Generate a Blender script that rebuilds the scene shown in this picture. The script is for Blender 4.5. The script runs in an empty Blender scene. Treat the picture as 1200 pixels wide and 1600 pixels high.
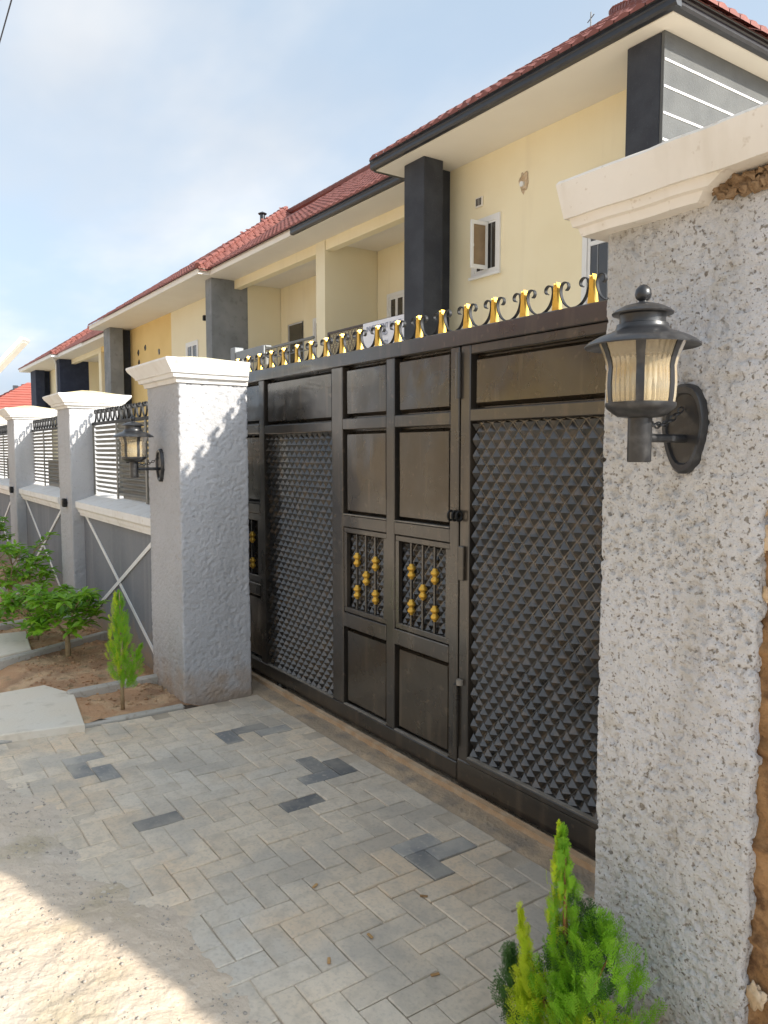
import bpy, math, random
from mathutils import Vector, Matrix, noise
R = math.radians
random.seed(7)
sc = bpy.context.scene
col = bpy.data.collections.new('place'); sc.collection.children.link(col)

# ------------------------------------------------------------------ camera
CAM = Vector((0, 0, 1.6)); YAW = R(34.55); PITCH = R(4.53)
f0 = Vector((-math.cos(YAW), math.sin(YAW), 0)); rt = Vector((math.sin(YAW), math.cos(YAW), 0)); zz = Vector((0, 0, 1))
fw = f0*math.cos(PITCH) - zz*math.sin(PITCH); up = zz*math.cos(PITCH) + f0*math.sin(PITCH)
cd = bpy.data.cameras.new('camera'); cam = bpy.data.objects.new('camera', cd); col.objects.link(cam)
cd.lens = 27.0; cd.sensor_width = 36; cd.clip_end = 3000; cd.clip_start = .05
m = Matrix((rt, up, -fw)).transposed().to_4x4(); m.translation = CAM; cam.matrix_world = m
sc.camera = cam
# ------------------------------------------------------------------ light
SUN = Vector((1.8, 1.0, 1.18)).normalized()
EL = math.asin(SUN.z); ROT = math.atan2(SUN.x, SUN.y)
w = bpy.data.worlds.new('World'); sc.world = w; w.use_nodes = True
nt = w.node_tree; nt.nodes.clear()
def nd(t, **k):
    n = nt.nodes.new(t)
    for a, b in k.items(): setattr(n, a, b)
    return n
sky = nd('ShaderNodeTexSky', sky_type='NISHITA', sun_disc=False, sun_elevation=EL, sun_rotation=ROT)
sky.air_density = 1.0; sky.dust_density = 6.0; sky.ozone_density = 1.5; sky.altitude = 300
tc = nd('ShaderNodeTexCoord')
sep = nd('ShaderNodeSeparateXYZ'); nt.links.new(tc.outputs['Generated'], sep.inputs[0])
addz = nd('ShaderNodeMath', operation='ADD'); addz.inputs[1].default_value = .18; nt.links.new(sep.outputs['Z'], addz.inputs[0])
mx0 = nd('ShaderNodeMath', operation='MAXIMUM'); mx0.inputs[1].default_value = .05; nt.links.new(addz.outputs[0], mx0.inputs[0])
dv = nd('ShaderNodeVectorMath', operation='DIVIDE'); cmb = nd('ShaderNodeCombineXYZ')
for i in range(3): nt.links.new(mx0.outputs[0], cmb.inputs[i])
nt.links.new(tc.outputs['Generated'], dv.inputs[0]); nt.links.new(cmb.outputs[0], dv.inputs[1])
def cloud(scale, det, lo, hi, off):
    mp = nd('ShaderNodeMapping'); mp.inputs['Scale'].default_value = (scale, scale*1.5, .0); mp.inputs['Location'].default_value = off
    n = nd('ShaderNodeTexNoise'); n.inputs['Scale'].default_value = 1; n.inputs['Detail'].default_value = det; n.inputs['Roughness'].default_value = .5
    r = nd('ShaderNodeMapRange', interpolation_type='SMOOTHSTEP'); r.inputs[1].default_value = lo; r.inputs[2].default_value = hi
    nt.links.new(dv.outputs[0], mp.inputs[0]); nt.links.new(mp.outputs[0], n.inputs[0]); nt.links.new(n.outputs['Fac'], r.inputs[0])
    return r
c1 = cloud(1.0, 5, .40, .72, (3.2, 1.1, 0)); c2 = cloud(.9, 4, .45, .75, (8.1, 4.4, 2))
lum = nd('ShaderNodeRGBToBW'); nt.links.new(sky.outputs[0], lum.inputs[0])
lm = nd('ShaderNodeMath', operation='MULTIPLY_ADD'); lm.inputs[1].default_value = 0.4; lm.inputs[2].default_value = 1.5; nt.links.new(lum.outputs[0], lm.inputs[0])
def tint(c):
    v = nd('ShaderNodeVectorMath', operation='SCALE'); v.inputs[0].default_value = c; nt.links.new(lm.outputs[0], v.inputs['Scale']); return v.outputs[0]
def over(fac, k, a, b_):
    mx = nd('ShaderNodeMix', data_type='RGBA')
    if fac is None: mx.inputs['Factor'].default_value = k
    else:
        mm = nd('ShaderNodeMath', operation='MULTIPLY'); mm.inputs[1].default_value = k; nt.links.new(fac, mm.inputs[0]); nt.links.new(mm.outputs[0], mx.inputs['Factor'])
    nt.links.new(a, mx.inputs['A']); nt.links.new(b_, mx.inputs['B']); return mx.outputs['Result']
s0 = over(None, 0.92, sky.outputs[0], tint((.74, .92, 1.13)))
s1 = over(c1.outputs[0], .80, s0, tint((1.27, 1.27, 1.28)))
s2 = over(c2.outputs[0], .55, s1, tint((.90, .95, 1.02)))
bg = nd('ShaderNodeBackground'); bg.inputs['Strength'].default_value = 0.1
wo = nd('ShaderNodeOutputWorld'); nt.links.new(s2, bg.inputs['Color']); nt.links.new(bg.outputs[0], wo.inputs['Surface'])
sl = bpy.data.lights.new('sun', 'SUN'); sl.energy = 2.0; sl.angle = R(.9); sl.color = (1, .93, .82)
so = bpy.data.objects.new('sun', sl); col.objects.link(so); so.location = (20, 12, 30)
so.rotation_euler = (-SUN).to_track_quat('-Z', 'Y').to_euler()
vs = sc.view_settings; vs.view_transform = 'Standard'; vs.look = 'None'; vs.gamma = 1; vs.exposure = 1.85; vs.use_curve_mapping = False
sc.render.engine = 'CYCLES'

# ------------------------------------------------------------------ materials
MT = {}
def pm(name, c, rough=.7, var=(), bump=(), metal=0, spec=.5, coat=0, pos=False, trans=0, rand=0, rvar=None, splash=None, cior=1.5):
    """procedural material; var = (scale, detail, lo, hi, colour, factor), bump = (scale, detail, strength, distance)"""
    mt = bpy.data.materials.new(name); mt.use_nodes = True; MT[name] = mt
    t = mt.node_tree; b = t.nodes['Principled BSDF']; L = t.links.new
    if pos: src = t.nodes.new('ShaderNodeNewGeometry').outputs['Position']
    else: src = t.nodes.new('ShaderNodeTexCoord').outputs['Object']
    def nz(s, d, aniso=None):
        n = t.nodes.new('ShaderNodeTexNoise'); n.inputs['Detail'].default_value = d; n.inputs['Scale'].default_value = s if not isinstance(s, tuple) else 1
        if isinstance(s, tuple):
            mp = t.nodes.new('ShaderNodeMapping'); mp.inputs['Scale'].default_value = s; L(src, mp.inputs[0]); L(mp.outputs[0], n.inputs['Vector'])
        else: L(src, n.inputs['Vector'])
        return n.outputs['Fac']
    rgb = t.nodes.new('ShaderNodeRGB'); rgb.outputs[0].default_value = (*c, 1); cur = rgb.outputs[0]
    for (s, d, lo, hi, c2, k) in var:
        r = t.nodes.new('ShaderNodeMapRange'); r.inputs[1].default_value = lo; r.inputs[2].default_value = hi; r.inputs[4].default_value = k; L(nz(s, d), r.inputs[0])
        mx = t.nodes.new('ShaderNodeMix'); mx.data_type = 'RGBA'; L(r.outputs[0], mx.inputs['Factor']); L(cur, mx.inputs['A']); mx.inputs['B'].default_value = (*c2, 1); cur = mx.outputs['Result']
    if splash:
        sx = t.nodes.new('ShaderNodeSeparateXYZ'); L(src, sx.inputs[0]); ad = t.nodes.new('ShaderNodeMath'); ad.operation = 'MULTIPLY_ADD'; ad.inputs[1].default_value = -.5; L(nz(9, 5), ad.inputs[0]); L(sx.outputs['Z'], ad.inputs[2])
        r = t.nodes.new('ShaderNodeMapRange'); r.inputs[1].default_value = splash[0]; r.inputs[2].default_value = splash[1]; r.inputs[3].default_value = splash[2]; r.inputs[4].default_value = 0; L(ad.outputs[0], r.inputs[0])
        mx = t.nodes.new('ShaderNodeMix'); mx.data_type = 'RGBA'; L(r.outputs[0], mx.inputs['Factor']); L(cur, mx.inputs['A']); mx.inputs['B'].default_value = (.36, .25, .15, 1); cur = mx.outputs['Result']
    if rand:
        oi = t.nodes.new('ShaderNodeObjectInfo'); r = t.nodes.new('ShaderNodeMapRange'); r.inputs[3].default_value = 1-rand; r.inputs[4].default_value = 1+rand; L(oi.outputs['Random'], r.inputs[0])
        hv = t.nodes.new('ShaderNodeHueSaturation'); L(r.outputs[0], hv.inputs['Value']); L(cur, hv.inputs['Color']); cur = hv.outputs[0]
    L(cur, b.inputs['Base Color'])
    b.inputs['Roughness'].default_value = rough; b.inputs['Metallic'].default_value = metal; b.inputs['Specular IOR Level'].default_value = spec
    b.inputs['Coat Weight'].default_value = coat; b.inputs['Coat IOR'].default_value = cior; b.inputs['Coat Roughness'].default_value = .12
    if rvar:
        r = t.nodes.new('ShaderNodeMapRange'); r.inputs[1].default_value = .3; r.inputs[2].default_value = .7; r.inputs[3].default_value = rvar[1]; r.inputs[4].default_value = rvar[2]; L(nz(rvar[0], 4), r.inputs[0]); L(r.outputs[0], b.inputs['Roughness'])
    prev = None
    for (s, d, st, di) in bump:
        bp = t.nodes.new('ShaderNodeBump'); bp.inputs['Strength'].default_value = st; bp.inputs['Distance'].default_value = di; L(nz(s, d), bp.inputs['Height'])
        if prev: L(prev, bp.inputs['Normal'])
        prev = bp.outputs[0]
    if prev: L(prev, b.inputs['Normal'])
    if trans:
        tr = t.nodes.new('ShaderNodeBsdfTranslucent'); L(cur, tr.inputs['Color']); ms = t.nodes.new('ShaderNodeMixShader'); ms.inputs[0].default_value = trans
        out = t.nodes['Material Output']; L(b.outputs[0], ms.inputs[1]); L(tr.outputs[0], ms.inputs[2]); L(ms.outputs[0], out.inputs['Surface'])
    return mt
pm('dirt', (.60, .485, .365), .95, [(1.1, 5, .40, .62, (.57, .49, .40), .9), (3.2, 5, .52, .68, (.42, .34, .21), .65), (38, 4, .55, .8, (.62, .55, .46), .5)], [(55, 6, .6, .012), (300, 3, .4, .003)], pos=True)
pm('soil', (.52, .30, .16), .95, [(2.2, 5, .44, .64, (.31, .185, .105), .85), (4.5, 5, .46, .62, (.64, .43, .255), .8), (9, 6, .56, .7, (.17, .15, .08), .6)], [(40, 6, .8, .02), (160, 4, .5, .006)], pos=True)
pm('joint_sand', (.37, .305, .23), .95, [(3, 5, .34, .56, (.60, .51, .395), .95), (20, 5, .55, .7, (.45, .37, .28), .6)], [(120, 4, .5, .005)], pos=True)
pv = [(1.1, 5, .36, .58, (.68, .56, .415), .95), (5, 6, .46, .66, (.61, .53, .42), .7), (1.9, 4, .50, .64, (.68, .525, .36), .8), (18, 6, .48, .64, (.47, .40, .31), .5), (3.3, 6, .50, .62, (.44, .40, .34), .55), (70, 5, .5, .75, (.34, .30, .25), .45)]
pm('paver_grey', (.59, .535, .45), .85, pv, [(90, 5, .35, .004), (350, 3, .3, .002)], pos=True, rand=.09)
pm('paver_dark', (.20, .20, .195), .8, [(4, 6, .40, .60, (.40, .365, .31), .9), (50, 4, .55, .75, (.46, .41, .34), .6)], [(90, 5, .35, .004)], pos=True, rand=.25)
pm('concrete', (.66, .58, .465), .9, [(3, 6, .4, .7, (.66, .61, .52), .8), (14, 6, .55, .75, (.46, .40, .31), .6)], [(60, 6, .3, .006)], pos=True)
pm('kerb_concrete', (.42, .39, .34), .9, [(6, 5, .4, .7, (.50, .46, .40), .8), (30, 5, .55, .75, (.22, .18, .13), .6)], [(80, 5, .4, .006)], pos=True)
pm('track_dirt', (.34, .265, .185), .95, [(4, 6, .42, .62, (.50, .37, .24), .9), (9, 6, .5, .68, (.23, .20, .165), .8)], [(60, 6, .7, .015), (250, 3, .5, .004)], pos=True)
pm('rusty_rail', (.46, .30, .17), .85, [(12, 6, .4, .65, (.56, .43, .29), .8)], [(80, 5, .5, .006)], pos=True)
pm('stucco_near', (.60, .60, .615), .95, [(1.6, 4, .40, .62, (.53, .525, .51), .8), (75, 3, .585, .66, (.20, .175, .14), .85), (14, 5, .56, .72, (.47, .435, .37), .6), (150, 2, .62, .70, (.15, .13, .11), .8), ((7, 7, .7), 4, .54, .72, (.40, .385, .36), .5)], [(70, 8, .85, .012), (210, 4, .6, .005)], pos=True, splash=(-.25, -.02, .6))  # dark specks put the shade of small pits into the colour
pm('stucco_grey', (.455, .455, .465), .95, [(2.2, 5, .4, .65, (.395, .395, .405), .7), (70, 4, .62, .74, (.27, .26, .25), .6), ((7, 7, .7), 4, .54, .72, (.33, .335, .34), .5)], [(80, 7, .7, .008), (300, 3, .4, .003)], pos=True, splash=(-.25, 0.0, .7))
pm('panel_grey', (.205, .215, .235), .9, [((2.5, 2.5, .8), 5, .4, .65, (.165, .175, .195), .8), (30, 5, .55, .75, (.27, .28, .29), .4), ((9, 9, .6), 4, .54, .70, (.27, .275, .28), .45)], [(70, 6, .4, .006)], pos=True, splash=(-.25, 0.0, .7))
pm('cap_white', (.78, .765, .735), .75, [(4, 5, .45, .7, (.68, .65, .60), .6), (25, 5, .60, .74, (.58, .50, .40), .45), ((10, 10, 1.5), 4, .55, .70, (.60, .56, .50), .5)], [(45, 5, .25, .004)], pos=True)
pm('cap_bounce', (.78, .735, .665), .75, [(4, 5, .45, .7, (.70, .645, .56), .6), ((12, 12, 2), 5, .55, .72, (.62, .56, .46), .5), (45, 5, .64, .72, (.50, .42, .32), .5)], [(45, 5, .3, .004)], pos=True)  # white cap paint with warm bounce light mixed into the colour
pm('cap_top', (.62, .50, .27), .85, [(7, 5, .42, .65, (.70, .62, .45), .8)], [(40, 5, .3, .004)], pos=True)
pm('tan_plaster', (.44, .35, .25), .9, [(1.5, 5, .4, .66, (.34, .27, .19), .8)], [(40, 5, .4, .01)], pos=True)
pm('white_paint', (.78, .78, .77), .6, [(12, 4, .5, .8, (.62, .62, .61), .5)], pos=True)
pm('mud', (.27, .15, .062), .95, [(7, 6, .4, .62, (.40, .24, .115), .85), (16, 6, .52, .64, (.12, .06, .026), .9)], [(20, 6, .9, .03), (110, 5, .6, .008)], pos=True)
pm('broken_edge', (.20, .125, .065), .95, [(40, 5, .4, .65, (.36, .25, .15), .8)], [(120, 5, .7, .008)], pos=True)
pm('plaster_lump', (.55, .41, .26), .95, [(30, 5, .4, .7, (.68, .58, .44), .8), (9, 4, .5, .7, (.42, .27, .14), .6)], [(60, 5, .6, .01)], pos=True)
gv = [(1.7, 5, .38, .66, (.050, .039, .028), .8), ((14, 14, 2), 5, .54, .74, (.105, .080, .054), .55), (30, 5, .62, .72, (.14, .105, .07), .4)]
pm('gate_paint', (.020, .0185, .017), .30, gv, [(35, 5, .12, .004)], pos=True, coat=.6, cior=1.6, rvar=(5, .22, .45))
pm('gate_sheet', (.018, .0145, .010), .2, [(1.3, 4, .36, .64, (.048, .034, .020), .85), ((18, 18, 1.6), 5, .56, .72, (.12, .09, .058), .45), (22, 5, .62, .72, (.15, .115, .075), .35)], [(3.2, 3, .30, .05), (60, 5, .07, .003)], pos=True, spec=.5, coat=.7, cior=1.5, rvar=(3, .18, .36))
pm('emboss_sheet', (.020, .0195, .019), .28, [(2.0, 5, .38, .66, (.040, .033, .026), .8), (26, 5, .50, .66, (.13, .088, .048), .6)], [(120, 4, .15, .002), (14, 4, .25, .01)], pos=True, spec=.7, coat=.8, cior=1.6, rvar=(9, .2, .4))
pm('dusty_ledge', (.20, .175, .14), .9, [(20, 5, .4, .7, (.32, .29, .25), .8)], pos=True)
pm('gold_paint', (.72, .43, .065), .33, [(40, 4, .5, .75, (.50, .26, .03), .7)], metal=.55, pos=True)
pm('black_metal', (.012, .0122, .013), .55, [(25, 5, .5, .75, (.03, .03, .03), .6)], [(140, 3, .08, .002)], spec=.3)
pm('lamp_metal', (.022, .0225, .0245), .36, [(30, 5, .52, .75, (.11, .11, .11), .5)], [(220, 3, .10, .001)], coat=.1)
pm('rail_metal', (.19, .185, .165), .45, [(12, 5, .45, .7, (.13, .125, .105), .7)], metal=.0, pos=True)
pm('wall_cream', (.85, .76, .53), .85, [(1.1, 5, .4, .7, (.80, .70, .46), .7), ((5, 5, .5), 5, .55, .75, (.70, .61, .42), .35)], [(25, 6, .12, .006)], pos=True)
pm('wall_ochre', (.76, .56, .24), .85, [(1.1, 5, .4, .7, (.70, .50, .20), .7)], [(25, 6, .12, .006)], pos=True)
pm('wall_pale', (.80, .73, .53), .85, [(1.1, 5, .4, .7, (.77, .69, .48), .7)], [(25, 6, .12, .006)], pos=True)
pm('ceiling_white', (.78, .735, .65), .85, [(1.2, 4, .4, .7, (.73, .68, .60), .6)], pos=True)
pm('column_dark', (.030, .033, .041), .85, [(3, 6, .42, .66, (.048, .052, .062), .8), (40, 5, .6, .75, (.08, .085, .09), .4)], [(60, 6, .5, .008)], pos=True)
pm('column_navy', (.018, .026, .055), .8, [(4, 5, .42, .66, (.03, .04, .075), .8)], [(50, 5, .3, .006)], pos=True)
pm('column_grey', (.19, .20, .205), .9, [(1.6, 6, .40, .64, (.26, .27, .275), .85), (6, 6, .56, .72, (.13, .135, .14), .6)], [(30, 6, .3, .008)], pos=True)
pm('side_grey', (.115, .118, .115), .9, [(3, 6, .42, .66, (.09, .093, .092), .8), (60, 5, .6, .75, (.18, .18, .175), .4)], [(70, 6, .6, .01)], pos=True)
pm('gutter_black', (.022, .023, .027), .3, [(8, 4, .5, .7, (.04, .042, .046), .6)], pos=True)
pm('roof_red', (.215, .072, .056), .75, [(1.3, 5, .4, .66, (.165, .055, .044), .8), (9, 5, .55, .72, (.28, .11, .085), .6)], [(140, 4, .4, .004)], pos=True)
pm('roof_red_far', (.36, .10, .075), .8, [(1.3, 5, .4, .66, (.30, .085, .06), .8)], pos=True)
pm('pvc_white', (.76, .755, .73), .4, [(9, 4, .5, .8, (.68, .66, .62), .4)], pos=True)
pm('glass_dark', (.035, .032, .028), .08, [(3, 3, .4, .7, (.06, .05, .04), .6)], pos=True, spec=.7)
pm('glass_brown', (.22, .15, .085), .12, [(6, 4, .4, .7, (.30, .21, .12), .6)], pos=True)
pm('rail_brown', (.055, .035, .028), .5, [(30, 4, .5, .7, (.10, .07, .05), .6)], pos=True)
pm('lattice_bronze', (.16, .115, .075), .55, [(45, 4, .45, .6, (.30, .25, .19), .8)], pos=True)
pm('steel_grey', (.22, .225, .22), .4, [(12, 4, .5, .7, (.24, .25, .26), .6)], metal=.3, pos=True)
pm('banner_white', (.82, .82, .86), .6, [((16, 16, 40), 3, .56, .64, (.70, .72, .80), .5)], pos=True)
pm('banner_ink', (.16, .18, .26), .6, [(60, 3, .45, .6, (.30, .33, .42), .8)], pos=True)
pm('bark', (.36, .27, .15), .9, [(40, 5, .4, .7, (.24, .17, .09), .8)], [(90, 5, .5, .004)])
pm('bark_red', (.30, .13, .05), .9, [(60, 5, .4, .7, (.20, .09, .04), .8)])
pm('thuja_lime', (.58, .68, .03), .6, [(25, 4, .4, .7, (.40, .58, .025), .8)], trans=.45)
pm('thuja_green', (.29, .56, .03), .6, [(25, 4, .4, .7, (.17, .40, .025), .8)], trans=.45)
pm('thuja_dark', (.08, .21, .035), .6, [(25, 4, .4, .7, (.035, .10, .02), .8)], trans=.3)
pm('leaf_green', (.24, .46, .03), .42, [(6, 3, .40, .62, (.12, .30, .022), .85), (17, 3, .60, .70, (.40, .52, .05), .7)], trans=.42)
pm('flower_white', (.8, .8, .76), .6, [(20, 3, .5, .8, (.7, .7, .6), .5)])
pm('cable_black', (.015, .017, .03), .5, [(20, 3, .5, .8, (.03, .03, .04), .5)])
pm('pebble', (.45, .40, .34), .9, [(30, 4, .4, .7, (.58, .53, .46), .8)], rand=.3)
pm('dry_leaf', (.42, .25, .10), .8, [(60, 4, .4, .7, (.28, .15, .06), .8)], rand=.3)
def amber():
    mt = pm('amber_glass', (.86, .62, .30), .07, [((1, 1, 14), 3, .42, .6, (.86, .76, .55), .8)], spec=.8)
    b = mt.node_tree.nodes['Principled BSDF']; b.inputs['Transmission Weight'].default_value = .7; b.inputs['IOR'].default_value = 1.45
amber()

# ------------------------------------------------------------------ mesh helpers
class MB:
    def __init__(s): s.v = []; s.f = []
    def add(s, vs, fs):
        o = len(s.v); s.v += [tuple(p) for p in vs]; s.f += [tuple(i+o for i in q) for q in fs]; return s
    def box(s, x0, x1, y0, y1, z0, z1, c=0):
        if x0 > x1: x0, x1 = x1, x0
        if y0 > y1: y0, y1 = y1, y0
        if c <= 0:
            return s.add([(x, y, z) for x in (x0, x1) for y in (y0, y1) for z in (z0, z1)], [(0, 1, 3, 2), (4, 6, 7, 5), (0, 4, 5, 1), (2, 3, 7, 6), (0, 2, 6, 4), (1, 5, 7, 3)])
        c = min(c, (x1-x0)*.45, (y1-y0)*.45, (z1-z0)*.45)
        lo = (x0, y0, z0); hi = (x1, y1, z1); vs = []; ix = {}
        for sx in (0, 1):
            for sy in (0, 1):
                for sz in (0, 1):
                    sg = (sx, sy, sz)
                    for ax in range(3):
                        p = [(lo[k]+c if sg[k] == 0 else hi[k]-c) if k != ax else (lo[k] if sg[k] == 0 else hi[k]) for k in range(3)]
                        ix[(sg, ax)] = len(vs); vs.append(p)
        fs = []
        for ax in range(3):
            a, b = [k for k in range(3) if k != ax]
            for sd in (0, 1):
                q = []
                for (u, v) in ((0, 0), (1, 0), (1, 1), (0, 1)):
                    sg = [0, 0, 0]; sg[ax] = sd; sg[a] = u; sg[b] = v; q.append(ix[(tuple(sg), ax)])
                fs.append(q)
            for u in (0, 1):
                for v in (0, 1):
                    s0 = [0, 0, 0]; s1 = [0, 0, 0]; s0[a] = s1[a] = u; s0[b] = s1[b] = v; s1[ax] = 1
                    fs.append((ix[(tuple(s0), a)], ix[(tuple(s1), a)], ix[(tuple(s1), b)], ix[(tuple(s0), b)]))
        for k in [(a, b, d) for a in (0, 1) for b in (0, 1) for d in (0, 1)]: fs.append(tuple(ix[(k, ax)] for ax in range(3)))
        return s.add(vs, fs)
    def bar(s, p, q, wd, h, ref=(0, 0, 1)):
        p = Vector(p); q = Vector(q); d = (q-p).normalized(); a = d.cross(Vector(ref))
        if a.length < 1e-4: a = d.cross(Vector((1, 0, 0)))
        a.normalize(); b = a.cross(d)
        vs = [c+a*sx*wd/2+b*sy*h/2 for c in (p, q) for sx, sy in ((-1, -1), (1, -1), (1, 1), (-1, 1))]
        return s.add(vs, [(0, 1, 2, 3), (7, 6, 5, 4)]+[(i, 4+i, 4+(i+1) % 4, (i+1) % 4) for i in range(4)])
    def tube(s, pts, r, n=8):
        pts = [Vector(p) for p in pts]; rs = r if isinstance(r, (list, tuple)) else [r]*len(pts); o = len(s.v); pa = None
        for i, p in enumerate(pts):
            d = (pts[min(i+1, len(pts)-1)]-pts[max(i-1, 0)]).normalized()
            a = pa - d*pa.dot(d) if pa else d.cross(Vector((.31, .2, .93)))
            if a.length < 1e-4: a = d.cross(Vector((1, 0, 0)))
            a.normalize(); pa = a; b = d.cross(a)
            s.v += [tuple(p+(a*math.cos(2*math.pi*k/n)+b*math.sin(2*math.pi*k/n))*rs[i]) for k in range(n)]
        for i in range(len(pts)-1):
            for k in range(n):
                k2 = (k+1) % n; s.f.append((o+i*n+k, o+i*n+k2, o+(i+1)*n+k2, o+(i+1)*n+k))
        s.f.append(tuple(o+k for k in range(n))[::-1]); s.f.append(tuple(o+(len(pts)-1)*n+k for k in range(n)))
        return s
    def lathe(s, prof, c, n=24, a0=0, a1=2*math.pi, rib=None):
        full = abs(a1-a0-2*math.pi) < 1e-6; m_ = n if full else n+1; o = len(s.v)
        for i, (r, z) in enumerate(prof):
            for k in range(m_):
                a = a0+(a1-a0)*k/n; rr = r*(1+(rib(a) if rib else 0)); s.v.append((c[0]+rr*math.cos(a), c[1]+rr*math.sin(a), c[2]+z))
        for i in range(len(prof)-1):
            for k in range(n):
                k2 = (k+1) % m_; s.f.append((o+i*m_+k, o+i*m_+k2, o+(i+1)*m_+k2, o+(i+1)*m_+k))
        return s
    def ribbon(s, pts, wd, th):
        """flat strap: pts in XZ, width along Y"""
        o = len(s.v); n = len(pts)
        for i, (x, z) in enumerate(pts):
            a = Vector(pts[min(i+1, n-1)])-Vector(pts[max(i-1, 0)]); a.normalize(); nx, nz_ = -a.y*th/2, a.x*th/2
            s.v += [(x-nx, -wd/2, z-nz_), (x+nx, -wd/2, z+nz_), (x+nx, wd/2, z+nz_), (x-nx, wd/2, z-nz_)]
        for i in range(n-1):
            for k in range(4): s.f.append((o+4*i+k, o+4*i+(k+1) % 4, o+4*i+4+(k+1) % 4, o+4*i+4+k))
        s.f.append((o, o+3, o+2, o+1)); q = o+4*(n-1); s.f.append((q, q+1, q+2, q+3)); return s
    def poly(s, pts, th, ax=1, at=0):
        """outline in XZ (ax=1) extruded along Y from at to at+th"""
        n = len(pts); vs = [(x, at, z) for x, z in pts]+[(x, at+th, z) for x, z in pts]
        return s.add(vs, [tuple(range(n)), tuple(range(2*n-1, n-1, -1))]+[(i, n+i, n+(i+1) % n, (i+1) % n) for i in range(n)])
    def mesh(s, name, mat, off=(0, 0, 0), smooth=False):
        me = bpy.data.meshes.new(name); ox, oy, oz = off
        me.from_pydata([(x-ox, y-oy, z-oz) for x, y, z in s.v], [], s.f); me.validate()
        import bmesh
        bm = bmesh.new(); bm.from_mesh(me); bmesh.ops.recalc_face_normals(bm, faces=bm.faces); bm.to_mesh(me); bm.free()
        me.materials.append(MT[mat])
        if smooth:
            me.polygons.foreach_set('use_smooth', [True]*len(me.polygons))
            if smooth is not True: me.set_sharp_from_angle(angle=R(smooth))
        return me
    def build(s, name, mat, parent=None, smooth=False, kind=None):
        off = root_loc(parent) if parent else (0, 0, 0)
        return link(name, s.mesh(name, mat, off, smooth), parent, kind)
def root_loc(o):
    p = Vector((0, 0, 0))
    while o: p = p+o.location; o = o.parent
    return tuple(p)
def link(name, me, parent=None, kind=None, loc=None):
    o = bpy.data.objects.new(name, me); col.objects.link(o); o.parent = parent
    if kind: o['kind'] = kind
    if loc is not None: o.location = loc
    return o
def thing(name, label, cat, loc, group=None):
    o = bpy.data.objects.new(name, None); col.objects.link(o); o.location = loc; o.empty_display_size = .1
    return tag(o, label, cat, group)
def tag(o, label, cat, group=None):
    o['label'] = label; o['category'] = cat
    if group: o['group'] = group
    return o
def copy_tree(o, parent=None):
    c = o.copy(); col.objects.link(c); c.parent = parent
    for ch in list(o.children): copy_tree(ch, c)
    return c
def dup(root, dx, label=None, dy=0, dz=0):
    c = copy_tree(root); c.location = root.location+Vector((dx, dy, dz))
    if label: c['label'] = label
    return c
def nz(x, y, z=0): return noise.noise(Vector((x, y, z)))
def sst(a, b, x):
    t = max(0, min(1, (x-a)/(b-a))); return t*t*(3-2*t)

# ------------------------------------------------------------------ ground
def lin(a, b, n): return [a+(b-a)*i/n for i in range(n+1)]
def grid(xs, ys, fz):
    b = MB(); nx = len(xs); b.v = [(x, y, fz(x, y)) for y in ys for x in xs]
    b.f = [(j*nx+i, j*nx+i+1, (j+1)*nx+i+1, (j+1)*nx+i) for j in range(len(ys)-1) for i in range(nx-1)]; return b
def dirt_h(x, y):
    e = .56+(x+4)*.15 + .12*nz(x*1.5, y*1.5, 3) + .08*nz(x*5, y*5, 5) + .05*nz(x*14, y*14, 6)      # edge of the earth washed over the pavers
    if x < -4.5: return -.05
    k = sst(.26, -.30, y-e)
    if x > -1.25: k = max(k, sst(-1.3, -1.1, x))
    h = -.05 + k*.058
    if -6.2 < x < .5 and -1.2 < y < 2.3:
        h = -.030+k*.042+(.35+k)*(.006*nz(x*3, y*3)+.0042*nz(x*9, y*9, 2)+.0036*nz(x*26, y*26, 4)+.0030*nz(x*60, y*60, 6))
        h += .05*sst(.35, -.9, y-e)
    elif y < 1: h = .02
    return h
xs = [-900, -300, -120, -60, -30, -16, -10, -7.5, -6.2]+lin(-6, 0, 520)+[.3, .8, 2, 5, 12, 30, 80, 300, 900]
ys = [-900, -300, -100, -40, -15, -6, -3, -1.5]+lin(-.7, 2.2, 252)+[2.6, 4, 8, 20, 60, 150, 400, 900]
g = grid(xs, ys, dirt_h).build('ground', 'dirt', smooth=True); g['kind'] = 'structure'
# driveway of herringbone pavers
def sand_h(x, y):
    wash = sst(-1.9, -4.2, x+.9*(y-1.3))*.16+sst(1.2, .6, y)*.25+.26*nz(x*1.4, y*1.4, 9)
    return -.0085+.0085*max(0, min(1.15, wash))+.0032*nz(x*5, y*5, 1)+.0022*nz(x*17, y*17, 4)+.0012*nz(x*50, y*50, 8)
drive = grid(lin(-4.57, -1.22, 300), lin(.3, 2.125, 165), sand_h).build('driveway', 'joint_sand', smooth=True); drive['kind'] = 'structure'
PW = .1
def paver_mesh(vert, seed):
    rr = random.Random(seed); a = PW-.0035; l = 2*PW-.0035
    b = MB().box(-l/2, l/2, -a/2, a/2, -.06, 0, .0032)
    b.v = [(x+rr.uniform(-.0012, .0012), y+rr.uniform(-.0012, .0012), z+rr.uniform(-.001, .001)) for x, y, z in b.v]
    if vert: b.v = [(-y, x, z) for x, y, z in b.v]
    return b
pav = {(v, d): [paver_mesh(v, 10*v+k).mesh('paver', 'paver_dark' if d else 'paver_grey') for k in range(4)] for v in (0, 1) for d in (0, 1)}
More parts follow.
